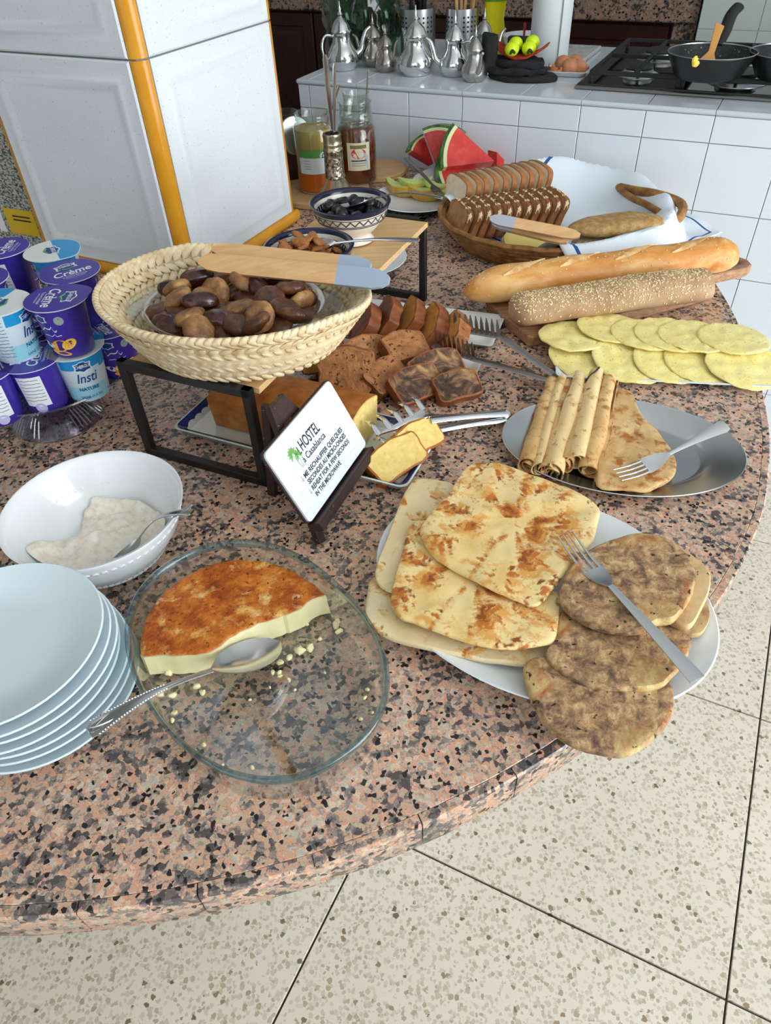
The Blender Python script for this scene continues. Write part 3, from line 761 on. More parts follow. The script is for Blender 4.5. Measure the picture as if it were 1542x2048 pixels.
def roll(p0, p1, rx, rz, m, label, seed, turns=1.7, h0=0.0):
    p0, p1 = Vector(p0), Vector(p1); ax = (p1 - p0); Ln = ax.length
    M = basis(p0, ax, (0, 0, 1)); rings = []; n = 30; th = .0013
    for i in range(15):
        t = i / 14; x = Ln * t; k = (.72 + .28 * min(1, t * 1.7)) * (1 + .05 * math.sin(9 * t + seed))
        wob = .0025 * noise.noise(Vector((t * 4, seed, 0)))
        outer = []; inner = []
        for j in range(n):
            a = 2 * PI * turns * j / (n - 1) + seed; rr = (.42 + .58 * j / (n - 1)) * k
            for lst, d in ((outer, th / 2), (inner, -th / 2)):
                lst.append((x + (.004 * math.sin(a * 1.3 + seed) if i in (0, 14) else 0), math.cos(a) * (rx * rr + d) + wob, math.sin(a) * (rz * rr + d) + rz * .98))
        rings.append(outer + inner[::-1])
    o = mk('rolled_crepe', xf(grid(rings), M), m, ang=60)
    return tag(o, label, 'crepe', 'rolled crepes on the steel tray')
rolls = [((345, 400), (215, 850), .015, .012), ((388, 398), (268, 868), .0115, .012), ((430, 398), (302, 878), .0115, .0125), ((490, 388), (345, 890), .0145, .0135), ((512, 440), (415, 850), .0125, .0125), ((582, 368), (475, 842), .0155, .0145), ((660, 388), (540, 880), .0165, .0148)]
ords = ['first rolled crepe, at the left end of the row', 'thin rolled crepe, second from the left end of the row', 'thin rolled crepe, third from the left end of the row', 'rolled crepe, fourth from the left end of the row', 'short rolled crepe, fifth from the left, squeezed between two thicker rolls', 'thick rolled crepe, second from the folded one', 'thickest rolled crepe, right beside the folded one']
for i, (a, b, rx, rz) in enumerate(rolls):
    P = px([a, b], .022, *Z1)
    P[0].z = T + .012 + .004 * (i % 2); P[1].z = T + .0075 + .0015 * (i % 3)
    roll(P[0], P[1], rx, rz, CREPE if i % 2 else CREPB, ords[i], i * 1.3 + .4)
fc = thing('folded_crepe', px([(780, 800)], .01, *Z1)[0], 'browned crepe folded into a fan under the fork on the steel tray', 'crepe')
fan = [(700, 432), (745, 428), (780, 455), (795, 505), (840, 580), (910, 650), (990, 765), (1022, 850), (1005, 915), (945, 955), (850, 998), (720, 990), (620, 985), (575, 950), (582, 820), (612, 680), (655, 540)]
for i in range(3):
    P = px(fan, .016 + .0045 * i, *Z1); hf = plane_fit(P)
    c = sum(P, Vector()) / len(P)
    P2 = [c + (p - c) * (1.0 - .012 * i) + Vector((.0015 * i, .001 * i, 0)) for p in P]
    mk('layer', disc([(p.x, p.y) for p in smooth_loop(P2, 4)], lambda x, y, i=i: T + .0115 + .0042 * i, .0034, 12, bump=.0016, bscale=90, seed=30 + i, wav=.003), CREPB, fc)
fork(px([(700, 905)], .031, *Z1)[0], at(1447, 862, .052), 'polished fork leaning from the folded crepe to the tray rim', up=(.1, -.2, 1), w_=.0125, tl=.042, hl=.034, hw=.0105, arch=.012, cup=.007)
tag(mk('vanilla_pod', tube(spline([at(1172, 761, .033), at(1180, 752, .036), at(1190, 744, .04), at(1199, 734, .043)], 4), [.0016] * 12 + [.001], 6), mat('dark pod', (.02, .012, .01), .5)), 'thin dark twisted pod lying on top of the crepe rolls', 'vanilla pod')
# ================================================================== yellow pancakes on a rectangular plate
def rect_plate(corner, ux, uy, lx, ly, h, label, name='rectangular_plate'):
    "corner = a corner, ux/uy unit directions, raised lip"
    c = Vector(corner) + ux * lx / 2 + uy * ly / 2
    M = basis((c.x, c.y, T), ux, (0, 0, 1))
    rings = []
    for ins, z in ((.028, .003), (.022, 0), (.018, 0), (.006, h * .6), (0, h - .001), (0, h), (.002, h + .0005), (.008, h * .62 + .003), (.022, .004), (.03, .0035)):
        rings.append([(x, y, z) for x, y in rrect(lx - 2 * ins, ly - 2 * ins, .008 if ins < .01 else .006, 4)])
    o = mk(name, xf(grid(rings), M), PORC, ang=40)
    return tag(o, label, 'plate')
p0, p1, p2 = at(1112, 753, .013), at(1111, 655, .013), at(1536, 671, .013)
ux = (p2 - p1); ux.z = 0; ux.normalize(); uy = Vector((-ux.y, ux.x, 0))
rect_plate(p0, ux, uy, .385, .152, .013, 'long white rectangular plate of yellow pancakes')
PANC = nmat('yellow semolina pancake', [(.35, s2l(240, 222, 138)), (.55, s2l(246, 232, 156)), (.7, s2l(248, 236, 168))], 30, rough=.55, detail=4, over=[(260, .62, .70, s2l(206, 178, 84), 2)], bump=(260, .6, .0012, 3), sss=.1)
g = 'yellow pancakes on the rectangular plate'
front = [(525, 245), (768, 275), (975, 282), (1155, 276), (1398, 300)]
back = [(452, 168), (662, 132), (838, 168), (985, 168), (1112, 178), (1328, 190)]
num = ['first', 'second', 'third', 'fourth', 'fifth', 'sixth']
for rowi, (lst, nm) in enumerate(((front, 'front'), (back, 'back'))):
    for i, q in enumerate(lst):
        c = px([q], .018, *Z1)[0]; rr = .058 + .003 * math.sin(i * 2.1 + rowi)
        if rowi == 1 and i in (0, 5): rr = .056
        h0 = .0085 + (.0150 if rowi else -.002)
        out = [(c.x + rr * (1 + .03 * math.sin(3 * t + i)) * math.cos(t), c.y + rr * .96 * (1 + .03 * math.cos(2 * t + i)) * math.sin(t)) for t in [2 * PI * k / 40 for k in range(40)]]
        hf = lambda x, y, c=c, h0=h0, r_=rowi, i=i: T + h0 - (.02 if i == 0 else .07) * (x - c.x) + (.07 if i else .02) * .055 + (.15 * (y - c.y + .04) if not r_ else -.03 * (y - c.y))
        o = mk('pancake', disc(out, hf, .0040, 10, bump=.0005, bscale=200, seed=i + 50 * rowi, wav=.0025), PANC)
        tag(o, 'yellow round pancake, %s from the left in the %s row' % (num[i], nm), 'pancake', g)
# ================================================================== board with two long loaves
BW = wood('walnut board', [(.3, s2l(140, 98, 70)), (.5, s2l(172, 128, 94)), (.7, s2l(190, 150, 116))], 14, (2, 14, 14), .5)
bl_, bb_ = at(1060, 688, .0), at(985, 606, .02)
u = Vector((.935, .355, 0)).normalized(); v_ = Vector((-u.y, u.x, 0))
LF = at(1060, 675, .02); LF.z = 0
def bp(a, b): q = LF + u * a + v_ * b; return (q.x, q.y)
Wd = .155
pts = [bp(.0, .006), bp(.006, 0), bp(.37, 0), bp(.395, .018), bp(.408, .040), bp(.425, .050), bp(.505, .046), bp(.522, .054), bp(.53, .073), bp(.525, .092), bp(.508, .104), bp(.425, .106), bp(.408, .115), bp(.395, .137), bp(.37, Wd), bp(.006, Wd), bp(0, Wd - .006)]
bd = thing('cutting_board', (LF.x, LF.y, T), 'brown wooden cutting board with a rounded handle under two long loaves', 'cutting board')
bo = mk('board', prism(pts, T + .0005, T + .02, .002), BW, bd, ang=30)
hq = LF + u * .502 + v_ * .076
cutter = mk('cutter', lathe([(0, -.01), (.0115, -.01), (.0115, .04), (0, .04)], 28, (hq.x, hq.y, T)), BW, bd)
bm_ = bo.modifiers.new('hanging_hole', 'BOOLEAN'); bm_.operation = 'DIFFERENCE'; bm_.object = cutter; bm_.solver = 'EXACT'
bpy.context.view_layer.update()
nm_ = bpy.data.meshes.new_from_object(bo.evaluated_get(bpy.context.evaluated_depsgraph_get()))
bo.modifiers.clear(); bo.data = nm_; bpy.data.objects.remove(cutter)
SLASH = nmat('pale torn crust', [(.3, s2l(206, 140, 76)), (.5, s2l(232, 184, 122)), (.7, s2l(244, 214, 160))], 60, rough=.5, detail=6, bump=(140, .6, .002, 4))
def loaf(name, p0, p1, rw, rh, m, label, seed, prof=None, bend=0.0, seeds=0, slash=0):
    p0, p1 = Vector(p0), Vector(p1); Ln = (p1 - p0).length; M = basis(p0, p1 - p0, (0, 0, 1)); rings = []; n = 28; K = 44
    def pt(t, a, out=0.0):
        if t <= .5: k = min(1, (t / prof[0])) if prof[0] else 1
        else: k = min(1, ((1 - t) / prof[1])) if prof[1] else 1
        k = (1 - (1 - k) ** 2.2) ** .55 if k < 1 else 1
        k = max(k, .04) if not (prof[1] == 0 and t > .5) else 1
        sw = 1 + .06 * math.sin(t * 7 + seed) * (.5 + .5 * math.sin(a))
        if slash:
            ph = (t * slash - .5 * math.cos(a) * .35) % 1.0
            sw += .09 * max(0, math.sin(a)) * (math.sin(PI * ph) ** 2) - .03 * max(0, math.sin(a))
        q = noise.noise(Vector((t * 14, math.cos(a) * 2, math.sin(a) * 2 + seed))) * .02
        c, s = math.cos(a), math.sin(a)
        return Vector((Ln * t, (rw * k * (sw + q) + out) * c + bend * math.sin(PI * t), (rh * k * (sw + q) + out) * (s if s > 0 else s * .78)))
    for i in range(K + 1): rings.append([pt(i / K, 2 * PI * j / n) for j in range(n)])
    o = thing(name, ((p0.x + p1.x) / 2, (p0.y + p1.y) / 2, T + .02), label, 'loaf')
    sh = xf(grid(rings), M); mk('crust', (sh[0], [tuple(reversed(q)) for q in sh[1]]), m, o, ang=60)
    for k in range(slash):
        t0 = .13 + .8 * k / slash; L2 = .17; pts_t = []; pts_b = []
        for i in range(13):
            q = i / 12; tt = t0 + L2 * q; a0 = PI / 2 + .62 - 1.0 * q; hw_ = .24 * math.sin(PI * q) ** .8
            pts_t.append(pt(tt, a0 + hw_, .0006)); pts_b.append(pt(tt, a0 - hw_, .0006))
        mid_ = [(a_ + b_) / 2 + Vector((0, 0, .0022)) for a_, b_ in zip(pts_t, pts_b)]
        mk('crust_slash', xf(grid([pts_b, mid_, pts_t], False), M), SLASH, o)
    if seeds:
        rnd = random.Random(seed); out = []
        base = ellipsoid(.0021, .0011, .0008, 5, 3)
        for k in range(seeds):
            t = rnd.uniform(.015, .985); a = rnd.gauss(PI / 2 + .2, .75)
            if a < -.5 or a > 3.5: continue
            q = pt(t, a, .0002); nn = Vector((0, math.cos(a), math.sin(a)))
            out.append(xf(base, M @ basis(q, Vector((rnd.uniform(-1, 1), -nn.z * rnd.uniform(-1, 1), nn.y * .5)) + Vector((.01, 0, 0)), nn)))
        tag(mk('sesame_seeds', join(*out), mat('sesame', s2l(232, 214, 168), .5), o), kind='stuff')
    return o
BAG = nmat('golden baguette crust', [(.28, s2l(196, 122, 52)), (.45, s2l(216, 150, 78)), (.6, s2l(232, 182, 112)), (.75, s2l(240, 206, 146))], 9, rough=.42, detail=5, dist=.8, vscale=(1, 3.0, 3.0), over=[(16, .58, .70, s2l(200, 118, 46), 5)], bump=(120, .25, .002, 4))
SEED = nmat('floury brown crust', [(.3, s2l(150, 112, 78)), (.5, s2l(178, 142, 106)), (.7, s2l(196, 166, 132))], 18, rough=.65, detail=6, bump=(140, .35, .002, 4))
loaf('baguette', at(925, 586, .046), at(1477, 510, .056), .034, .033, BAG, 'long golden baguette with slashed crust at the back of the cutting board', 7, prof=(.16, .10), bend=.012, seeds=110, slash=4)
loaf('seeded_loaf', at(1017, 625, .048), at(1408, 571, .050), .034, .030, SEED, 'brown loaf covered in sesame seeds at the front of the cutting board', 3, prof=(.09, 0), bend=.002, seeds=1500)
# ================================================================== sign on a small easel
SW, SH = .165, .102
SB, ST_ = at(621, 1047, .04), at(527, 912, .13)
e1 = Vector((.419, .908, 0)).normalized(); up_ = (ST_ - SB); up_ = (up_ - e1 * up_.dot(e1)).normalized(); nrm = e1.cross(up_).normalized()
SM = Matrix(((e1.x, up_.x, nrm.x, SB.x), (e1.y, up_.y, nrm.y, SB.y), (e1.z, up_.z, nrm.z, SB.z), (0, 0, 0, 1)))
EW = nmat('dark stained wood', [(.3, s2l(40, 26, 24)), (.7, s2l(60, 40, 36))], 30, rough=.45, over=[(180, .68, .72, s2l(170, 140, 120), 2)], bump=(80, .2, .001))
sg = thing('menu_sign', SM @ Vector((SW / 2, 0, 0)), 'white board with reheating instructions in French and English on the easel', 'sign')
SGM = mat('white sign board', s2l(226, 234, 240), .35)
mk('board', xf(mv(prism(rrect(SW, SH, .006, 4), -.004, 0, .0006), SW / 2, SH / 2), SM), SGM, sg, ang=30)
mk('backing', xf(mv(prism(rrect(SW + .003, SH + .003, .006, 4), -.008, -.0038, .0006), SW / 2, SH / 2), SM), EW, sg, ang=30)
INK = mat('navy print', s2l(44, 50, 64), .5); LEAF = mat('green print', s2l(118, 178, 92), .5); PALE = mat('pale grey print', s2l(176, 186, 184), .5)
def put(sh, x, y, z=.0004): return xf(mv(sh, x, y, z), SM)
def fit(t, x0, x1, y, h, bold=.0):
    sh = txt(t, 1.0, 'LEFT', off=bold); xs = [p[0] for p in sh[0]]; ys = [p[1] for p in sh[0]]
    kx = (x1 - x0) / (max(xs) - min(xs)); ky = h / .73
    return put(([Vector(((p[0] - min(xs)) * kx, p[1] * ky, 0)) for p in sh[0]], sh[1]), x0, y)
lay = [fit('HOSTEL', .055, .101, .0735, .0145, .012), fit('à Casablanca', .047, .103, .0592, .0088, .008), fit('L', .048, .0525, .0715, .0105, .03)]
mk('title_lettering', join(*lay), INK, sg, smooth=False)
lay = []
for t_, x0, x1, y in (('ME RECHAUFFER QUELQUES', .034, .136, .0447), ('SECONDES AU MICRO-ONDES', .034, .136, .0355), ('REHEAT FOR A FEW SECONDS', .034, .136, .0262), ('IN THE MICROWAVE', .034, .101, .0168)):
    lay.append(fit(t_, x0, x1, y, .0063, .022))
mk('instruction_lettering', join(*lay), INK, sg, smooth=False)
arr = []
for y in (.0447, .0262):
    arr.append(flat([(.0285, y + .004), (.0295, y + .004), (.0295, y - .001), (.0315, y - .001), (.029, y - .0045), (.0265, y - .001), (.0285, y - .001)]))
mk('arrow_mark', xf(mv(join(*arr), 0, 0, .0004), SM), PALE, sg, smooth=False)
lf = []
for cx_, cy_, s in ((.0375, .0765, 1.15), (.0445, .0695, .85)):
    for k in range(9):
        a = math.radians(-35 + 32 * k); L_ = .0085 * s
        d = Vector((math.cos(a), math.sin(a))); n_ = Vector((-d.y, d.x))
        c = Vector((cx_, cy_)); q1 = c + d * L_ * .5 + n_ * .0019 * s; q2 = c + d * L_ + Vector((0, -.0015 * s)); q3 = c + d * L_ * .5 - n_ * .0016 * s
        lf.append(flat([c, q3, q2, q1]))
mk('palm_leaves', xf(mv(join(*lf), 0, 0, .0004), SM), LEAF, sg, smooth=False)
tk = [flat([(.0370, .074), (.0380, .074), (.0398, .062), (.0420, .0535), (.0402, .0535), (.0382, .062)]), flat([(.0442, .068), (.0450, .068), (.0446, .061), (.0438, .0535), (.0424, .0535), (.0434, .061)])]
mk('palm_trunks', xf(mv(join(*tk), 0, 0, .0003), SM), PALE, sg, smooth=False)
ml = [flat([(.002, y), (SW - .002, y), (SW - .002, y + .0004), (.002, y + .0004)]) for y in (.0125, .034, .0555, .0775, .0915)]
mk('plank_lines', xf(mv(join(*ml), 0, 0, .00025), SM), mat('faint grey line', s2l(204, 214, 220), .5), sg, smooth=False)
# easel
es = thing('table_easel', (-.05, .66, T), 'small dark wooden easel holding the white instruction sign', 'easel')
def bar(p, q, w_, t_, up, chm=.0008):
    p, q = Vector(p), Vector(q); M = basis(p, q - p, up); Ln = (q - p).length
    return xf(box(Ln / 2, 0, -t_ / 2, Ln, w_, t_, chm), M)
def onb(x, y, z=-.0135): return SM @ Vector((x, y, z))
def foot(x):
    q = onb(x, 0, -.0135); s = (q.z - T - .001) / up_.z; return q - up_ * s
FLt, FRt, BKt = foot(.008), foot(SW - .022), at(546, 990, 0)
apx = onb(SW / 2 - .006, .128, -.0165)
mid = (FLt + FRt) / 2
for ft, s in ((FLt, -1), (FRt, 1)):
    mk('leg', bar(ft + Vector((0, 0, .001)), apx + e1 * (.010 * s), .012, .010, nrm), EW, es, smooth=False)
mk('leg', bar(BKt + Vector((0, 0, .001)), apx - nrm * .014 , .012, .009, e1), EW, es, smooth=False)
mk('top_block', bar(apx + up_ * -.012 - e1 * .012, apx + up_ * -.012 + e1 * .016, .026, .012, nrm), EW, es, smooth=False)
mk('cross_bar', bar(onb(.03, .085, -.013), onb(SW - .03, .085, -.013), .012, .007, nrm), EW, es, smooth=False)
mk('ledge', bar(onb(.002, -.0092, .0005), onb(SW - .004, -.0092, .0005), .012, .020, nrm), EW, es, smooth=False)
# ================================================================== long wooden riser on black frames
RE = Vector((.9, -.437, 0)).normalized(); RV = Vector((.437, .9, 0)).normalized()
RFL, RFR = Vector((-.331, .818, 0)), Vector((-.16, .735, 0)); RD = .575; RH = .146
LW = wood('pale plywood', [(.3, s2l(206, 164, 112)), (.7, s2l(226, 190, 140))], 10, (1, 10, 10), .45, .05)
RC = (RFL + RFR) / 2 + RV * RD / 2
rs = thing('display_riser', (RC.x, RC.y, T), 'long plywood riser on black metal frames under the straw basket and patterned bowls', 'riser')
W_ = (RFR - RFL).length
def rp(a, b, z): q = RFL + RE * a + RV * b; return Vector((q.x, q.y, T + z))
for b in (0, RD):
    pts = [rp(0, b, .006), rp(W_, b, .006), rp(W_, b, RH), rp(0, b, RH)]
    sh = []
    for i in range(4): 
        p, q = pts[i], pts[(i + 1) % 4]; d = (q - p).normalized() * .006
        sh.append(bar(p - d, q + d, .012, .012, RV, .001))
    mk('frame', join(*sh), BLACKM, rs, smooth=False)
qq = [rp(.008, .008, 0), rp(W_ + .012, .008, 0), rp(W_ + .012, RD - .008, 0), rp(.008, RD - .008, 0)]
mk('board', prism(qq, T + RH - .005, T + RH + .004, .0008), LW, rs, smooth=False)
RT = RH + .0065
# ================================================================== straw basket
SBc = Vector((-.178, .852, T)); SBr = math.radians(167.3); SA, SBb = .174, .142; SZ0, SZ1 = RT + .0005, .228
STRAW = nmat('woven palm straw', [(.3, s2l(204, 176, 132)), (.5, s2l(226, 204, 164)), (.7, s2l(238, 222, 188))], 60, rough=.6, detail=3, bump=(300, .2, .0006, 2, 'noise', (1, 1, 4)))
sb = thing('straw_basket', (SBc.x, SBc.y, T + SZ0), 'oval woven palm straw basket of dried fruit on the riser', 'basket')
prf = [(0, SZ0), (.66, SZ0), (.74, SZ0 + .004), (.82, SZ0 + .020), (.90, SZ0 + .042), (.985, SZ1)]
lin = lathe([(r_, z) for r_, z in prf] + [(r_ - .03, z + .003) for r_, z in prf[::-1] if r_ > .1] + [(0, SZ0 + .003)], 72, SBc, SA, SBb, SBr)
def warp(x, y, z): return max(0, (x * .75 + y * .66) / .16 - .2) * .030 * max(0, (z - SZ0) / (SZ1 - SZ0))
lin = ([Vector((p[0], p[1], p[2] - warp(p[0] - SBc.x, p[1] - SBc.y, p[2] - T))) for p in lin[0]], lin[1])
mk('lining', lin, STRAW, sb)
def warp(x, y, z): return max(0, (x * .75 + y * .66) / .16 - .2) * .030 * max(0, (z - SZ0) / (SZ1 - SZ0))
def ept(k, t, z):
    x, y = SA * k * math.cos(t), SBb * k * math.sin(t)
    q = Vector((x * math.cos(SBr) - y * math.sin(SBr), x * math.sin(SBr) + y * math.cos(SBr), z))
    q.z -= warp(q.x, q.y, z); return SBc + q
strands = []
leafm = ellipsoid(.0112, .0052, .0019, 6, 4, .7)
for side in (0, 1):
    rows_ = 7
    for rI in range(rows_):
        s = (rI + .5) / rows_; k = .72 + .265 * s; z = SZ0 + .002 + (SZ1 - SZ0 - .002) * (s ** 1.12)
        if side: k -= .030; z += .003
        n_ = int(2 * PI * .155 * k / .0125)
        for i in range(n_):
            t = 2 * PI * (i + .5 * (rI // 1 % 2)) / n_
            p = ept(k + (.012 if not side else -.008), t, z); q = ept(k + (.012 if not side else -.008), t + .05, z)
            up2 = (ept(k + .06, t, z + .011) - ept(k, t, z)).normalized(); tg = (q - p).normalized(); nn = tg.cross(up2) * (1 if not side else -1)
            a = .75 if rI % 2 else -.75
            d = tg * math.cos(a) + up2 * math.sin(a)
            strands.append(xf(leafm, basis(p, d, nn)))
tag(mk('straw_plaits', join(*strands), STRAW, sb), kind='stuff')
rim = []
for i in range(110):
    t = 2 * PI * i / 110; p, q = ept(.985, t, SZ1), ept(.985, t + .09, SZ1 + .0)
    rim.append(xf(ellipsoid(.0085, .0042, .0062, 7, 5), basis(p, q - p, Vector((0, 0, 1))) @ Matrix.Rotation(.45, 4, 'X') @ Matrix.Rotation(.3, 4, 'Z')))
tag(mk('rim_binding', join(*rim), STRAW, sb), kind='stuff')
# glass dish inside the basket
GDc = Vector((SBc.x - .002, SBc.y - .003, T + SZ0 + .012)); 
gd = thing('glass_dish', GDc, 'small oval glass dish with tab handles inside the straw basket', 'dish')
mk('dish', lathe([(0, 0), (.68, 0), (.76, .004), (.90, .034), (1.0, .04), (1.0, .043), (.97, .043), (.88, .037), (.74, .008), (.66, .004), (0, .004)], 64, GDc, .118, .098, SBr), GD, gd, ang=50)
for s in (0, PI):
    o_ = []
    for i in range(13):
        a = -PI / 2 + PI * i / 12; o_.append((.112 + .03 * math.cos(a), .048 * math.sin(a)))
    sh = xf(prism(o_, .0385, .0425, .001), Matrix.Translation(GDc) @ Matrix.Rotation(SBr + s, 4, 'Z'))
    mk('handle', sh, GD, gd, ang=30)
# dates and dried figs
DATE = nmat('glossy date', [(.3, s2l(36, 14, 12)), (.55, s2l(70, 30, 24)), (.75, s2l(112, 58, 36))], 60, rough=.22, detail=4, bump=(120, .5, .002, 3, 'noise', (.35, 1, 1)), spec=.6)
FIG = nmat('dried fig', [(.3, s2l(92, 58, 34)), (.5, s2l(142, 98, 58)), (.7, s2l(190, 146, 90))], 45, rough=.42, detail=5, bump=(130, .8, .0025, 4), spec=.5)
FIGD = nmat('dark dried fig', [(.3, s2l(48, 26, 18)), (.55, s2l(92, 52, 32)), (.75, s2l(130, 84, 50))], 45, rough=.35, detail=5, bump=(130, .8, .0025, 4), spec=.5)
Z5 = (2.487, (180, 420))
def wrinkled(sh, k, amp, ax):
    out = []
    for p in sh[0]:
        a = math.atan2(p[1] if ax else p[2], p[0] if ax else p[1])
        s = 1 + amp * math.sin(k * a + 20 * p[0]); out.append(Vector((p[0] * (s if ax else 1), p[1] * s, p[2] * (1 if ax else s))))
    return out, sh[1]
dmesh = mk('date', wrinkled(lump(xf(ellipsoid(.0122, .0122, .0228, 16, 12, .8), Matrix.Rotation(PI / 2, 4, 'Y')), .0012, 120, 3), 7, .05, False), DATE); dmesh.location = (0, 0, 0)
tag(dmesh, 'dark glossy date in the glass dish', 'date', 'dates in the straw basket')
fsh = ellipsoid(.0205, .020, .0098, 18, 10)
fsh = ([Vector((p[0], p[1], p[2] - .004 * math.exp(-(p[0] ** 2 + p[1] ** 2) / .00006) * (1 if p[2] > 0 else 0))) for p in fsh[0]], fsh[1])
fmesh = mk('dried_fig', wrinkled(lump(fsh, .0015, 130, 5), 11, .035, True), FIG); fmesh.location = (0, 0, 0)
tag(fmesh, 'light brown dried fig in the glass dish', 'fig', 'light dried figs in the straw basket')
fm2 = mk('dried_fig', wrinkled(lump(fsh, .0018, 110, 9), 9, .04, True), FIGD); fm2.location = (0, 0, 0)
tag(fm2, 'dark brown dried fig in the glass dish', 'fig', 'dark dried figs in the straw basket')
dates = [(545, 385, 0, 0), (545, 447, .1, .012), (382, 505, .9, .006), (680, 492, 1.45, .012), (800, 425, 1.3, .006), (890, 378, .4, .002), (437, 378, .5, -.002), (1003, 385, 1.0, .002), (390, 585, .3, -.004), (640, 600, .4, -.002), (950, 350, .2, -.004), (1075, 412, .8, 0), (540, 505, .1, .002)]
figs = [(655, 368, .2, .3, 0, 0), (757, 375, .6, .5, .012, 0), (765, 528, .0, 1.0, .004, 0), (512, 572, .3, .9, .004, 0), (862, 592, .7, .3, .008, 1), (868, 545, .9, .9, .012, 0), (900, 468, .3, .2, .01, 1), (740, 600, .2, .4, 0, 1), (1012, 562, .6, .7, .008, 1), (1072, 492, 1.1, 1.1, 0, 0),
        (462, 470, .5, .4, .004, 0), (640, 420, 1., .9, .004, 0), (530, 617, .8, .8, 0, 0), (960, 525, .4, .5, .01, 1), (1000, 425, .3, .7, .012, 1), (455, 425, .7, .2, 0, 0), (950, 610, .3, .6, -.004, 1), (640, 540, .2, .2, -.006, 1), (800, 470, .1, .2, -.006, 1), (460, 530, .1, .2, -.006, 1), (1010, 490, .2, .3, -.006, 1), (560, 420, .1, .3, -.01, 1), (740, 440, .2, .1, -.008, 1), (420, 600, .3, .5, -.012, 1), (690, 640, .4, .3, -.012, 1), (820, 630, .3, .3, -.012, 1), (1060, 560, .2, .5, -.012, 1), (360, 540, .2, .4, -.012, 1), (850, 390, .3, .2, -.01, 1), (600, 360, .3, .2, -.01, 1), (580, 470, .2, .3, 0, 0), (700, 560, .3, .3, 0, 1), (1040, 450, .5, .3, 0, 1), (860, 500, .3, .2, 0, 1)]
BASEH = SZ0 + .044
first = True
for i, (x, y, rz, dz) in enumerate(dates):
    q = at(Z5[1][0] + x / Z5[0], Z5[1][1] + y / Z5[0], BASEH + .010 + dz)
    M = TR(q, rx=i * 1.3, ry=.18 * math.sin(i * 2.2), rz=-rz + .35)
    if first: dmesh.matrix_world = M; first = False
    else: dup(dmesh, M)
used = [False, False]
for i, (x, y, tx, ty, dz, k) in enumerate(figs):
    q = at(Z5[1][0] + x / Z5[0], Z5[1][1] + y / Z5[0], BASEH + .008 + dz)
    M = TR(q, rx=tx * .9, ry=ty * .6 - .3, rz=i * 1.1)
    src = fm2 if k else fmesh
    if not used[k]: src.matrix_world = M; used[k] = True
    else: dup(src, M)
# wooden tongs across the basket
TW_ = wood('light tong wood', [(.3, s2l(204, 158, 106)), (.7, s2l(222, 182, 132))], 14, (1, 12, 12), .45, .05)
GREY = mat('grey silicone tip', s2l(158, 172, 192), .4)
GREYB = mat('dark blue grey tip', s2l(110, 116, 128), .45)
def arm(o, p, q, w_, t_, tip, up, tm=GREY):
    p, q = Vector(p), Vector(q); Ln = (q - p).length; M = basis(p, q - p, up)
    def sec(x, k): return [(x, -w_ / 2 * k, -t_ / 2), (x, w_ / 2 * k, -t_ / 2), (x, w_ / 2 * k, t_ / 2), (x, -w_ / 2 * k, t_ / 2)]
    c = Ln * (1 - tip)
    a = mk('arm', xf(grid([sec(0, .35), sec(.012, .85), sec(.03, 1), sec(c, 1)]), M), TW_, o, smooth=False)
    mk('tip', xf(grid([sec(c, 1.03), sec(Ln - .02, 1.03), sec(Ln - .008, .8), sec(Ln, .35)]), M), tm, a, smooth=False)
tg_ = thing('wooden_tongs', at(590, 540, .235), 'wooden tongs with grey silicone tips lying across the straw basket', 'tongs')
arm(tg_, at(399, 523, .244), at(779, 561, .236), .024, .006, .27, Vector((.2, -.75, .65)))
arm(tg_, at(425, 499, .250), at(742, 533, .240), .022, .006, .2, Vector((.2, -.5, .85)))
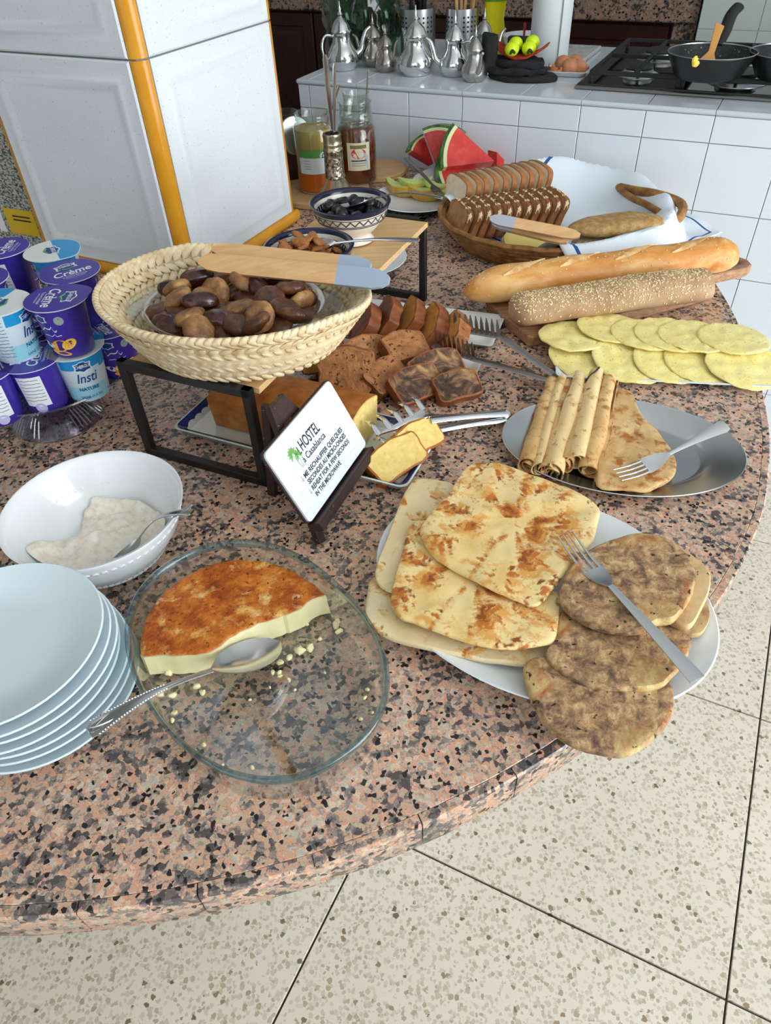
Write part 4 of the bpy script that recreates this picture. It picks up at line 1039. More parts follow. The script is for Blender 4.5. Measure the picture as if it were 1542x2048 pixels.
# ================================================================== patterned bowls
NAVY = mat('navy glaze', s2l(26, 32, 62), .15); IVORY = mat('ivory glaze', s2l(226, 218, 206), .18)
INKB = mat('black line glaze', s2l(36, 34, 42), .25)
def pbowl(c, Rr, hb, foot, label):
    o = thing('patterned_bowl', c, label, 'bowl')
    f0 = .012 if foot else .004
    P = [(0, f0 - .003), (.024, f0 - .003), (.033, 0), (.036, 0), (.030, f0 - .004), (.030, f0), (.04, f0 + .006), (Rr * .86, hb * .62), (Rr - .003, hb - .008)]
    inn = [(Rr - .006, hb - .008), (Rr * .82, hb * .6), (.038, f0 + .010), (0, f0 + .006)]
    mk('body', lathe(P, 56, c), IVORY, o, ang=60)
    mk('inner_glaze', lathe(inn, 56, c), NAVY, o, ang=60)
    mk('rim', lathe([(Rr - .003, hb - .008), (Rr - .0005, hb - .003), (Rr + .001, hb), (Rr - .002, hb + .0015), (Rr - .006, hb - .001), (Rr - .007, hb - .008)], 56, c), NAVY, o, ang=80)
    mk('white_ring', lathe([(Rr - .0065, hb - .006), (Rr - .0078, hb - .006), (Rr - .0098, hb - .0115), (Rr - .0085, hb - .0115)], 56, c), IVORY, o)
    zz = []; n_ = 26
    def wallp(z): 
        z_a, z_b = hb * .62, hb - .008; k = (z - z_a) / (z_b - z_a); return Rr * .86 + (Rr - .003 - Rr * .86) * k
    pts = []
    for i in range(n_ * 2 + 1):
        z = hb - .012 if i % 2 else hb * .62 + .003; rr = wallp(z) + .0004; t = 2 * PI * i / (n_ * 2); pts.append(Vector(c) + Vector((rr * math.cos(t), rr * math.sin(t), z)))
    sh = [tube([pts[i], pts[i + 1]], .0008, 4) for i in range(len(pts) - 1)]
    for z in (hb - .0105, hb * .62 + .001, hb * .62 - .0015):
        rr = wallp(z) + .0002; sh.append(tube([Vector(c) + Vector((rr * math.cos(t), rr * math.sin(t), z)) for t in [2 * PI * i / 56 for i in range(57)]], .0006, 4))
    mk('zigzag_pattern', join(*sh), INKB, o)
    sh = []
    for i in range(44):
        t = 2 * PI * i / 44; k1 = .93; z1, z2 = hb - .0135, hb * .66
        def ip(z): 
            k = (z - hb * .6) / (hb - .008 - hb * .6); return Rr * .82 + (Rr - .006 - Rr * .82) * k - .0006
        p1, p2 = [Vector(c) + Vector((ip(z) * math.cos(t), ip(z) * math.sin(t), z)) for z in (z1, z2)]
        sh.append(tube([p1, p2], .0009, 4))
    mk('inner_dashes', join(*sh), IVORY, o)
    return o
OB = Vector((-.032, 1.178, T + RT)); AB = Vector((-.094, 1.038, T + RT))
pbowl(OB, .065, .060, True, 'navy and ivory patterned bowl of black olives with zigzag band')
pbowl(AB, .067, .048, False, 'navy and ivory patterned bowl of almonds next to the straw basket')
OLV = mat('wrinkled black olive', (.012, .011, .014), .22, bump=(160, .5, .0015, 3))
ALM = nmat('almond skin', [(.3, s2l(138, 84, 42)), (.55, s2l(172, 112, 60)), (.75, s2l(200, 144, 86))], 60, rough=.55, detail=4, bump=(180, .4, .001, 3, 'noise', (.3, 1, 1)))
ol = mk('black_olive', lump(ellipsoid(.0125, .0105, .0115, 14, 10), .0016, 130, 2), OLV); ol.location = (0, 0, 0); tag(ol, 'shiny black olive in the patterned bowl', 'olive', 'black olives in the patterned bowl')
random.seed(8); fst = True
spots_ = [(-.036, .018, 0), (-.034, -.012, 0), (-.014, -.034, 0), (.010, -.036, 0), (.032, -.018, 0), (.036, .008, 0), (.018, .030, 0), (-.012, .034, 0), (-.012, -.008, .009), (.014, -.008, .010), (.004, .014, .009), (-.026, .004, .010), (.024, .012, .009), (-.004, -.028, .008)]
for i, (x, y, z) in enumerate(spots_):
    M = TR(OB + Vector((x, y, .034 + z)), rx=random.uniform(-1, 1), ry=random.uniform(-1, 1), rz=random.uniform(0, 6))
    if fst: ol.matrix_world = M; fst = False
    else: dup(ol, M)
al = mk('almond', ([Vector((p.x, p.y * (1 - .35 * p.x / .0125), p.z * (1 - .2 * p.x / .0125))) for p in ellipsoid(.0125, .0078, .0042, 14, 10, .9)[0]], ellipsoid(.0125, .0078, .0042, 14, 10, .9)[1]), ALM); al.location = (0, 0, 0)
tag(al, 'brown skinned almond in the patterned bowl', 'almond', 'almonds in the patterned bowl'); fst = True
random.seed(21)
for i in range(40):
    if i < 24: a = 2 * PI * i / 24 * 2.4; rr = .012 + .032 * (i / 24); z = .033 + .006 * (1 - rr / .045)
    else: a = 2.6 + random.gauss(0, .9); rr = random.uniform(.008, .04); z = .042 + random.uniform(0, .012) * (1 - rr / .06)
    M = TR(AB + Vector((rr * math.cos(a), rr * math.sin(a), z)), rx=random.uniform(-.6, .6), ry=random.uniform(-.5, .5), rz=random.uniform(0, 6.28))
    if fst: al.matrix_world = M; fst = False
    else: dup(al, M)
spoon(at(672, 412, .205), at(884, 396, .228), 'plain steel spoon in the bowl of black olives', up=(0, .15, 1), w_=.02, bl=.056, hw=.007, m=STEEL, arch=.010)
spoon(at(604, 492, .196), at(838, 481, .222), 'beaded handle spoon in the bowl of almonds', up=(0, -.1, 1), w_=.019, bl=.056, hw=.006, m=STEEL, arch=.004)
# white plate pushed under the riser
o = mk('round_plate', lathe(plate_prof(.1, .017), 64, at(722, 530, 0) + Vector((-.005, .0, .0003))), PORC)
tag(o, 'white round plate pushed half under the wooden riser', 'plate')
# ================================================================== loaf cake on a painted platter
CU = Vector((.9, -.436, 0)).normalized(); CV = Vector((.436, .9, 0)).normalized()
def cp(u, v, z=0.0): q = CU * u + CV * v; return Vector((q.x, q.y, T + z))
plc = cp(-.4625, .706)
cm = thing('painted_platter', plc, 'white rectangular ceramic platter with blue painted border under the loaf cake', 'platter')
WHC = mat('cream ceramic glaze', s2l(222, 232, 224), .15); BLU = mat('cobalt blue glaze', s2l(34, 52, 120), .15); RED = mat('terracotta glaze', s2l(150, 62, 44), .2); GRN = mat('dark green glaze', s2l(30, 58, 54), .2)
PM = basis(plc, CU, (0, 0, 1)); PL, PWd = .372, .142
rings = []
for ins, z in ((.02, .002), (.016, 0), (.012, 0), (.004, .010), (0, .016), (.0015, .0175), (.006, .014), (.016, .006), (.022, .005)):
    rings.append([(x, y, z) for x, y in rrect(PL - 2 * ins, PWd - 2 * ins, .012 if ins < .01 else .008, 4)])
mk('dish', xf(grid(rings), PM), WHC, cm)
def band(i0, z0, i1, z1): 
    a = rrect(PL - 2 * i0, PWd - 2 * i0, .012, 4); b = rrect(PL - 2 * i1, PWd - 2 * i1, .009, 4)
    return grid([[(x, y, z0) for x, y in a], [(x, y, z1) for x, y in b]], True, False, False)
mk('blue_border', xf(band(.0032, .0168, .013, .0088), PM), BLU, cm)
sc_ = []
def scal(x, y, r): return flat(ell2(x, y, r, r * .8, 12), .0062)
rnd = random.Random(4)
x = -PL / 2 + .022
for sgn in (-1, 1):
    x = -PL / 2 + .02
    while x < PL / 2 - .02:
        sc_.append(xf(flat(ell2(0, 0, .010, .0062, 12)), TR((x, sgn * (PWd / 2 - .0155), .0078), rx=sgn * .72))); x += .017
y = -PWd / 2 + .03
while y < PWd / 2 - .02:
    for sgn in (-1, 1): sc_.append(xf(flat(ell2(0, 0, .0062, .010, 12)), TR((sgn * (PL / 2 - .0155), y, .0078), ry=-sgn * .72)))
    y += .017
mk('scalloped_edge', xf(join(*sc_), PM), WHC, cm, smooth=False)
lines = []
for bx, by, s in ((-.135, -.012, 1), (-.125, .028, -1), (.145, -.02, -1), (.15, .02, 1)):
    pts = [Vector((bx + .014 * math.cos(t) * (1 - t / 9), by + s * .014 * math.sin(t) * (1 - t / 9), .0063)) for t in [i * .35 for i in range(14)]]
    lines.append(tube([PM @ p for p in pts], .0011, 4))
mk('dark_scroll', join(*lines), GRN, cm)
fl_ = []
for bx, by, r_ in ((-.118, .006, .012), (.152, .0, .012), (.138, .022, .008), (.13, -.03, .008)):
    for k in range(3): fl_.append(mv(flat(ell2(0, 0, r_, r_ * .34, 10, rot=k * 1.0)), bx, by, .0060 + k * .0002))
mk('painted_flower', xf(join(*fl_), PM), RED, cm, smooth=False)
# the loaf
CRUSTB = nmat('cake crust', [(.3, s2l(150, 84, 32)), (.5, s2l(184, 112, 50)), (.7, s2l(206, 140, 74))], 30, rough=.5, detail=6, bump=(160, .5, .0015, 4), over=[(18, .55, .7, s2l(138, 70, 30), 4)])
CRUMBY = nmat('yellow cake crumb', [(.3, s2l(226, 190, 104)), (.6, s2l(238, 212, 134))], 90, rough=.7, detail=5, bump=(220, .7, .002, 4))
lc = thing('loaf_cake', cp(-.485, .715), 'uncut half of a golden loaf cake behind the sign', 'cake')
def lsec(k=1.0, n=9):
    o = [(-.040 * k, .0), (.040 * k, .0), (.047 * k, .05 * k)]
    for i in range(n + 1): o.append(((.047 - .094 * i / n) * k, (.052 + .012 * math.sin(PI * i / n)) * k))
    o.append((-.047 * k, .05 * k)); return o
def lrow(u, k=1.0, dz=0, dv=0): 
    b = cp(u, .715); return [b + CV * (y) + Vector((0, 0, .0068 + z)) for y, z in lsec(k)]
sh = grid([lrow(-.605, .82), lrow(-.600, .97), lrow(-.56), lrow(-.5), lrow(-.44), lrow(-.374)], True, True, False)
mk('crust', sh, CRUSTB, lc, ang=35)
mk('cut_face', grid([lrow(-.3745, .995), lrow(-.3725, .985)]), CRUMBY, lc, ang=35)
def slice_(name, M, w_, h_, t_, crumb, crust, label, seed=0, shape='loaf', group=None, amp=.0012):
    "cake slice: cross section in local x-z, thickness along y"
    o_ = []
    if shape == 'loaf':
        o_ = [(-w_ * .43, 0), (0, 0), (w_ * .43, 0), (w_ * .48, h_ * .4), (w_ * .5, h_ * .8)] + [(w_ * (.5 - i / 10), h_ * (.84 + .16 * math.sin(PI * i / 10))) for i in range(1, 10)] + [(-w_ * .5, h_ * .8), (-w_ * .48, h_ * .4)]
    else:
        o_ = [(-w_ / 2, 0), (w_ / 2, 0), (w_ * .52, h_ * .5), (w_ * .46, h_), (0, h_ * 1.04), (-w_ * .46, h_), (-w_ * .52, h_ * .5)]
    loop = smooth_loop([Vector((a, b, 0)) for a, b in o_], 3)
    o2 = ccw([(p.x, p.y) for p in loop])
    def ring(ins, y): 
        return [(x + noise.noise(Vector((x * 55, z * 55, seed))) * amp * 2, y + noise.noise(Vector((x * 40, z * 40, seed + y * 100))) * amp * 1.6, z + noise.noise(Vector((x * 60, z * 40, seed + 9))) * amp * 1.5) for x, z in offset(o2, ins)]
    th = thing(name, M @ Vector((0, 0, 0)), label, 'cake', group)
    cs = grid([ring(.0022, -t_ / 2), ring(.0022, t_ / 2)])
    mk('crumb', xf(cs, M), crumb, th, ang=50)
    cr_ = grid([ring(.0026, -t_ / 2 - .0003), ring(0, -t_ / 2 + .001), ring(0, t_ / 2 - .001), ring(.0026, t_ / 2 + .0003)], True, False, False)
    mk('crust', xf(cr_, M), crust, th, ang=50)
    return th
def place(x, y, h, rz, rx, ry=0): return TR(at(x, y, h), rx=rx, ry=ry, rz=rz)
slice_('cake_slice', place(812, 946, .010, .62, -1.0, -.15), .085, .05, .018, CRUMBY, CRUSTB, 'yellow cake slice at the front end of the painted platter', 1)
slice_('cake_slice', place(852, 903, .012, .74, -.85, .1), .076, .046, .017, CRUMBY, CRUSTB, 'yellow cake slice leaning under the silver tongs', 2)
# ================================================================== two white plates of dark cake
pu = Vector((-.95, .315, 0)).normalized(); pv = Vector((-pu.y, pu.x, 0)) * -1
cA, cB = at(1012, 631, .013), at(968, 716, .013)
du = Vector((-.046, -.12, 0)).normalized(); dv = Vector((du.y, -du.x, 0))
if dv.x > 0: dv = -dv
def rplate(c, lx, ly, label):
    ctr = c + du * ly / 2 + dv * lx / 2
    M = basis((ctr.x, ctr.y, T), dv, (0, 0, 1)); rings = []
    for ins, z in ((.024, .003), (.02, 0), (.016, 0), (.005, .008), (0, .0125), (0, .0135), (.002, .0138), (.008, .0095), (.022, .0045), (.03, .004)):
        rings.append([(x, y, z) for x, y in rrect(lx - 2 * ins, ly - 2 * ins, .006, 3)])
    return tag(mk('square_plate', xf(grid(rings), M), PORC, ang=40), label, 'plate')
rplate(cA, .27, .112, 'white rectangular plate of brown crusted cake slices under the dark tongs')
rplate(cB, .27, .118, 'white rectangular plate of marbled cake slices in front of the other cake plate')
RUST = nmat('reddish brown crust', [(.3, s2l(112, 60, 32)), (.5, s2l(156, 88, 50)), (.7, s2l(186, 118, 72))], 35, rough=.55, detail=6, bump=(140, .6, .002, 4))
TAN = nmat('tan crust', [(.3, s2l(132, 80, 44)), (.5, s2l(168, 108, 64)), (.7, s2l(196, 140, 90))], 35, rough=.55, detail=6, bump=(140, .6, .002, 4), over=[(130, .62, .68, s2l(84, 46, 24), 2)])
ORC = nmat('orange crumb', [(.3, s2l(196, 130, 56)), (.6, s2l(226, 168, 86))], 80, rough=.7, detail=5, bump=(200, .8, .002, 4))
CHO = nmat('marbled chocolate crumb', [(.32, s2l(40, 28, 22)), (.47, s2l(82, 58, 44)), (.57, s2l(140, 104, 74)), (.72, s2l(190, 148, 96))], 34, rough=.7, detail=6, dist=1.2, bump=(200, .7, .002, 4))
BRC = nmat('brown crumb', [(.3, s2l(136, 84, 46)), (.6, s2l(184, 126, 78))], 60, rough=.7, detail=6, bump=(160, .9, .0025, 4), over=[(150, .60, .66, s2l(70, 38, 20), 2)])
YEL = nmat('fruit cake crumb', [(.3, s2l(196, 158, 88)), (.6, s2l(222, 190, 116))], 60, rough=.7, detail=5, bump=(160, .7, .002, 4), over=[(26, .63, .67, s2l(44, 26, 22), 2)])
rA = math.atan2(du.y, du.x)
g = 'cake slices on the white plates'
la = [(712, 655, .022, RUST, RUST, 'leftmost reddish brown slice half hidden by the straw basket'), (752, 640, .028, RUST, RUST, 'dark crusted slice, second from the basket on the back cake plate'),
      (800, 642, .028, ORC, RUST, 'brown slice with rough crust, third on the back cake plate'), (842, 655, .028, ORC, RUST, 'slice with orange crumb, fourth on the back cake plate'), (882, 672, .026, ORC, TAN, 'orange crumb slice next to the dark steel tongs')]
for i, (x, y, h, m1, m2, lb) in enumerate(la):
    slice_('cake_slice', place(x, y + 26, .006, rA + .35, -.62, .08 * (i % 2)), .085, .066, .022, m1, m2, lb, 20 + i, group=g, amp=.0022)
slice_('cake_slice', place(648, 745, .012, .1, -.55), .075, .062, .020, YEL, RUST, 'yellow fruit cake slice just under the straw basket', 31, group=g)
slice_('cake_slice', place(690, 782, .010, -.15, -.40, .05), .088, .070, .022, BRC, TAN, 'large upright slice with spongy brown face beside the sign', 32, group=g, amp=.002)
slice_('cake_slice', place(742, 745, .012, .5, -.7, .1), .08, .060, .020, BRC, TAN, 'tan slice leaning behind the large spongy slice', 33, group=g)
slice_('cake_slice', place(822, 722, .030, .45, -1.15, .1), .075, .055, .022, BRC, TAN, 'domed tan slice lying on top of the marbled cake', 34, group=g)
slice_('cake_slice', place(790, 775, .014, .75, -1.0, -.1), .07, .050, .020, BRC, TAN, 'short tan slice at the front of the marbled cake plate', 35, group=g)
slice_('cake_slice', place(888, 775, .010, .42, -.95, 0), .088, .062, .020, CHO, RUST, 'marbled chocolate slice lying with its dark face up', 36, group=g)
slice_('cake_slice', place(845, 800, .008, .55, -.9, .05), .085, .055, .018, CHO, RUST, 'marbled slice with red brown crust at the front plate edge', 37, group=g)
slice_('cake_slice', place(925, 800, .006, .35, -1.05, 0), .075, .050, .018, CHO, RUST, 'marbled slice at the right corner of the front cake plate', 38, group=g)
# ================================================================== tongs
def cake_tongs(o, hinge, ends, wds, m, teeth=7, tl=.018, up=(0, 0, 1), head=.06):
    for i, (e, upv) in enumerate(ends):
        h, e = Vector(hinge) + Vector((0, 0, .004 * i)), Vector(e); Ln = (e - h).length; M = basis(h, e - h, upv)
        st = [(0, 0, .004, 0), (.01, .0, .007, 0), (Ln - head - .03, .004, .008, 0), (Ln - head, .004, .009, 0), (Ln - head + .012, .004, wds * .9, 0), (Ln - .002, 0, wds, .003)]
        a = mk('arm', xf(strip(st, .0016, 7), M), m, o, ang=50)
        for k in range(teeth):
            y = -wds + 2 * wds * (k + .5) / teeth
            ts = [(Ln - .006, 0, wds / teeth * .72, 0), (Ln + tl * .5, -.003, wds / teeth * .66, 0), (Ln + tl, -.008, wds / teeth * .18, 0)]
            v, f = strip(ts, .0014, 3); mk('tooth', xf(mv((v, f), 0, y, 0), M), m, a, ang=50)
DST = mat('dark tong steel', (.30, .27, .26), .22, 1)
dt = thing('cake_tongs', at(1108, 760, .012), 'dark steel cake tongs with long comb teeth beside the white plate', 'tongs')
def toothed_arm(o, hinge, neck, t0, t1, tdir, m, n=9, tl=.03, w_=.008, th=.0016):
    "arm that runs hinge -> neck -> along t0..t1, with teeth standing off that edge towards tdir"
    hinge, neck, t0, t1 = map(Vector, (hinge, neck, t0, t1))
    P = [hinge.lerp(t0, q_ / 6) for q_ in range(7)] + [t0.lerp(t1, q_ / 4) for q_ in range(1, 5)]
    a = mk('arm', tube(P, [w_ * (.7 + .3 * i / len(P)) for i in range(len(P))], 8, ry=th), m, o, ang=40)
    td = Vector(tdir)
    for k in range(n):
        b = t0.lerp(t1, (k + .3) / n); d = td * tl
        s = (t1 - t0).normalized() * ((t1 - t0).length / n * .36)
        nn = s.cross(d).normalized() * .0009
        q = [[b - s - d * .05 + nn, b + s - d * .05 + nn, b + s - d * .05 - nn, b - s - d * .05 - nn], [b - s * .8 + d * .6 + nn, b + s * .8 + d * .6 + nn, b + s * .8 + d * .6 - nn, b - s * .8 + d * .6 - nn], [b - s * .2 + d + nn, b + s * .2 + d + nn, b + s * .2 + d - nn, b - s * .2 + d - nn]]
        mk('tooth', grid(q), m, a, smooth=False)
toothed_arm(dt, at(1107, 748, .012), at(1035, 705, .035), at(1000, 672, .045), at(905, 655, .048), (-.12, .25, .95), DST, 9, .026, .0105)
toothed_arm(dt, at(1105, 762, .010), at(1000, 735, .028), at(950, 718, .036), at(868, 690, .042), (-.12, .25, .95), DST, 9, .026, .0105)
mk('spring_hinge', tube(spline([at(1107, 748, .012), at(1114, 757, .012), at(1105, 762, .010)], 5), .006, 8, ry=.0015), DST, dt)
st_ = thing('serving_tongs', at(1010, 832, .01), 'polished silver serving tongs with claw fingers in front of the cake plates', 'tongs')
def claw(o, hinge, r0, r1, tipd, n, m, w_, h0, h1):
    "handle from the hinge to a broad palm whose front edge r0-r1 carries n curled fingers"
    a0, a1 = at(*r0, h0), at(*r1, h0); pm = (a0 + a1) / 2; hinge = Vector(hinge)
    d = (pm - hinge); back = pm - d.normalized() * .045
    P = [hinge.lerp(back, q_ / 8) for q_ in range(9)]
    a = mk('arm', tube(P, [w_ * (1 - .3 * math.sin(PI * q_ / 8)) for q_ in range(9)], 10, ry=.004), m, o)
    ed = (a1 - a0)
    rows_ = []
    for q_ in range(6):
        t = q_ / 5; c = back.lerp(pm, t); hwid = ed * (.5 * (.16 + .84 * t ** 1.4)); rows_.append([c - hwid + Vector((0, 0, .0012)), c + Vector((0, 0, .004 * (1 - t) + .0012)), c + hwid + Vector((0, 0, .0012)), c + hwid - Vector((0, 0, .0012)), c - Vector((0, 0, .0012)), c - hwid - Vector((0, 0, .0012))])
    mk('palm', grid(rows_), m, a, ang=60)
    for k in range(n):
        t = (k + .15) / (n - .7); rp_ = (r0[0] + (r1[0] - r0[0]) * t, r0[1] + (r1[1] - r0[1]) * t)
        root = at(*rp_, h0) - d.normalized() * .004; tip = at(rp_[0] + tipd[0], rp_[1] + tipd[1], h1)
        mid2 = root.lerp(tip, .55) + Vector((0, 0, .005))
        mk('finger', tube(spline([root, mid2, tip], 5), [.0042] * 5 + [.0038, .0034, .003, .0026, .0022, .0016], 8, ry=.0022), m, a)
claw(st_, at(1010, 826, .014), (846, 818), (752, 872), (-24, -26), 5, STEEL, .0095, .046, .050)
claw(st_, at(1010, 838, .008), (850, 842), (770, 893), (-26, -12), 4, STEEL, .0095, .020, .022)
mk('hinge_end', tube(spline([at(1008, 824, .014), at(1014, 832, .011), at(1008, 840, .008)], 5), .009, 8, ry=.004), STEEL, st_)
# ================================================================== glass cake stand of yogurt pots
GLV = glass('ribbed glass', (.76, .75, .83), .95, .06)
SC_ = Vector((-.50, .952, T)); SZ = .060
cs_ = thing('cake_stand', SC_, 'ribbed clear glass cake stand carrying the yogurt pots', 'cake stand')
mk('plate', lathe([(0, SZ - .006), (.09, SZ - .006), (.112, SZ - .003), (.124, SZ + .006), (.1265, SZ + .008), (.1255, SZ + .0098), (.122, SZ + .009), (.111, SZ), (.09, SZ - .001), (0, SZ - .001)], 72, SC_), GLV, cs_, ang=50)
FC_ = SC_ + Vector((.004, -.032, 0))
mk('foot', lathe([(.067, 0), (.0685, .003), (.066, .007), (.052, .024), (.034, .04), (.026, SZ - .006), (.022, SZ - .006), (.030, .038), (.048, .022), (.062, .006), (.064, 0), (.067, 0)], 64, FC_), GLV, cs_, ang=50)
rb = []
for i in range(56):
    t = 2 * PI * i / 56; c, s_ = math.cos(t), math.sin(t)
    rb.append(tube([FC_ + Vector((r_ * c, r_ * s_, z)) for r_, z in ((.066, .0075), (.053, .0245), (.035, .0405))], .0011, 4))
mk('foot_ribs', join(*rb), GLV, cs_)
rb = []
for i in range(72):
    t = 2 * PI * i / 72; c, s_ = math.cos(t), math.sin(t)
    rb.append(tube([SC_ + Vector((r_ * c, r_ * s_, z)) for r_, z in ((.04, SZ - .0004), (.09, SZ - .0004), (.111, SZ + .0005))], .0011, 4))
mk('plate_ribs', join(*rb), GLV, cs_)
PURP = mat('violet plastic', s2l(68, 50, 164), .25); PURD = mat('violet foil lid', s2l(66, 52, 160), .3)
WHT = mat('white print', s2l(236, 240, 246), .35); SKY = mat('sky blue print', s2l(30, 150, 214), .3); PALEB = mat('pale blue plastic', s2l(214, 232, 240), .28)
AQUA = mat('aqua print', s2l(150, 208, 222), .35); NAVP = mat('logo blue', s2l(24, 70, 140), .35); GRNP = mat('logo green', s2l(92, 168, 84), .35); MANG = mat('mango orange', s2l(240, 168, 50), .35); MANY = mat('mango yellow', s2l(248, 204, 84), .35); TXTG = mat('grey small print', s2l(120, 130, 150), .5); GRNW = mat('foil white', s2l(228, 234, 232), .3)
CH = .0735; R0, R1 = .0275, .0345
def cr_(z): return R0 + (R1 - R0) * z / CH
def cone(sh, a0, z0, out=.0004):
    v = []
    for p in sh[0]:
        z = z0 + p[1]; rr = cr_(z) + out; a = a0 + p[0] / rr; v.append(Vector((rr * math.cos(a), rr * math.sin(a), z)))
    return v, sh[1]
def subrect(x0, x1, y0, y1, n=8): return grid([[(x0 + (x1 - x0) * i / n, y, 0) for i in range(n + 1)] for y in (y0, y1)], False)
def squig(x0, x1, y, h, seed, w_=.0009, n=26):
    rnd = random.Random(seed); pts = []
    ph = rnd.random() * 6
    for i in range(n):
        t = i / (n - 1); pts.append(Vector((x0 + (x1 - x0) * t + .001 * math.sin(9 * t * 2 + ph), y + h * .5 * math.sin(t * 17 + ph) * (.5 + .5 * math.sin(t * 7 + ph)), 0)))
    v = []; f = []
    for i, p in enumerate(pts):
        v += [p + Vector((0, w_ / 2, 0)), p - Vector((0, w_ / 2, 0))]
        if i: k = 2 * i; f.append((k - 2, k - 1, k + 1, k))
    return v, f
def shield(s, k=1.0): 
    o_ = [(-1, .45), (-.55, .5), (-.15, .72), (.15, .72), (.55, .5), (1, .45), (.88, 0), (1, -.45), (.45, -.5), (0, -.72), (-.45, -.5), (-1, -.45), (-.88, 0)]
    return flat([(x * s * k, y * s * k) for x, y in o_])
def lid_logo(x, y, rot, s):
    M = TR((x, y, 0), rz=rot)
    return xf(shield(s), M), xf(mv(shield(s, .82), z=.00012), M), xf(mv(sc2(txt('CHERGUI', 1, off=.02), s * .36, s * .5), 0, .1 * s, .00024), M), xf(mv(flat([(-.9 * s, -.25 * s), (0, -.62 * s), (.9 * s, -.2 * s), (.7 * s, -.42 * s), (0, -.78 * s), (-.75 * s, -.45 * s)]), z=.00026), M)
def pot(kind, label):
    o = thing('yogurt_pot', (0, 0, 0), label, 'yogurt pot', 'yogurt pots on the glass cake stand')
    body = [(0, .001), (R0 - .004, .001), (R0 - .002, 0), (R0, .002), (R1, CH - .002), (R1 + .004, CH - .0015), (R1 + .004, CH), (0, CH)]
    mk('cup', lathe(body, 40), PURP if kind == 'p' else PALEB, o, ang=40)
    lr = R1 + .0062
    out = [((lr + (.006 * max(0, math.cos(t - .6)) ** 14)) * math.cos(t), (lr + (.006 * max(0, math.cos(t - .6)) ** 14)) * math.sin(t)) for t in [2 * PI * i / 56 for i in range(56)]]
    lid = mk('lid', prism(out, CH + .0002, CH + .0011, .0003), PURD if kind == 'p' else GRNW, o, ang=30)
    zz = CH + .00125
    if kind == 'p':
        ring_ = lathe([(lr - .0006, CH + .0006), (lr + .0005, CH + .0003), (lr + .0005, CH - .0004), (lr - .001, CH - .0004)], 48); mk('lid_edge', ring_, GRNW, lid)
        a, b_, c_, d_ = lid_logo(0, .0165, 0, .0155)
        t1 = mv(sc2(txt('Crème', 1, shear=.25, off=.015), .019, .022), 0, -.0065, 0)
        t2 = mv(txt('Yaourt brassé', .0062, shear=.1, off=.0), 0, -.0195, 0); t3 = mv(txt('sucré et aromatisé', .0036), 0, -.0245, 0)
        sw = squig(-.012, .012, -.0150, .0, 1, .0008)
        q_ = TR((0, 0, zz), rz=-1.45)
        mk('white_print', xf(join(a, t1, t2, t3, sw), q_), WHT, lid, smooth=False); mk('logo_blue', xf(b_, q_), NAVP, lid, smooth=False); mk('logo_lettering', xf(c_, q_), WHT, lid, smooth=False); mk('logo_green', xf(d_, q_), GRNP, lid, smooth=False)
        A = -PI / 2
        s1 = cone(mv(shield(.0085), 0, 0), A - .42, .059); s2 = cone(mv(shield(.0085, .78)), A - .42, .059, .0006)
        mk('side_logo', s1, WHT, o, smooth=False); mk('side_logo_centre', s2, NAVP, o, smooth=False)
        mk('side_script', join(cone(squig(-.012, .012, .046, .009, 3, .0016), A - .28, 0), cone(squig(-.010, .014, .036, .004, 5, .0009), A - .22, 0)), WHT, o, smooth=False)
        mk('side_badge', cone(flat(ell2(0, 0, .0062, .0062, 20)), A + .32, .057), mat('badge grey', s2l(150, 176, 168), .4), o, smooth=False)
        mk('mango_whole', cone(flat(ell2(0, 0, .0125, .0088, 24, .3)), A - .05, .020, .0005), MANG, o, smooth=False)
        mk('mango_half', cone(flat(ell2(0, 0, .0105, .0068, 24, .5)), A + .38, .022, .0007), MANY, o, smooth=False)
        cutl = [cone(flat([(x_ - .0003, -.005), (x_ + .0003, -.005), (x_ + .003, .005), (x_ + .0024, .005)]), A + .38, .022, .0009) for x_ in (-.006, -.002, .002)] + [cone(flat([(-.007, y_ - .0003), (.006, y_ + .0012), (.006, y_ + .0018), (-.007, y_ + .0003)]), A + .38, .022, .0009) for y_ in (-.0025, .001)]
        mk('mango_cuts', join(*cutl), MANG, o, smooth=False)
        mk('mango_slice', cone(flat(ell2(0, 0, .013, .0036, 24, -.2)), A - .1, .0095, .0007), mat('mango slice', s2l(246, 178, 84), .35), o, smooth=False)
        mk('cream_splash', cone(flat(ell2(0, 0, .0095, .004, 18, -.3)), A - .58, .020, .0004), WHT, o, smooth=False)
        B = PI / 2
        mk('info_panel', cone(subrect(-.017, .017, .014, .062), B, 0), WHT, o, smooth=False)
        mk('info_text', join(*[cone(squig(-.014, .014, .057 - .0055 * i, .0012, i, .0009), B, 0, .0007) for i in range(7)]), TXTG, o, smooth=False)
        mk('info_badge', cone(flat(ell2(0, 0, .0078, .0078, 20)), B + .05, .0115, .0008), mat('pale violet', s2l(190, 190, 230), .4), o, smooth=False)
    else:
        half = [(x, y) for x, y in out if y > .004]
        half = sorted(half, key=lambda p: math.atan2(p[1], p[0])); half = [(p[0] * .985, p[1] * .985) for p in half]
        mk('blue_half', mv(flat(half), z=zz - .0001), SKY, lid, smooth=False)
        a, b_, c_, d_ = lid_logo(0, 0, .0, .0165)
        mk('logo_white', mv(a, z=zz), WHT, lid, smooth=False); mk('logo_blue', mv(b_, z=zz), NAVP, lid, smooth=False); mk('logo_lettering', mv(c_, z=zz), WHT, lid, smooth=False); mk('logo_green', mv(d_, z=zz), GRNP, lid, smooth=False)
        A = -PI / 2
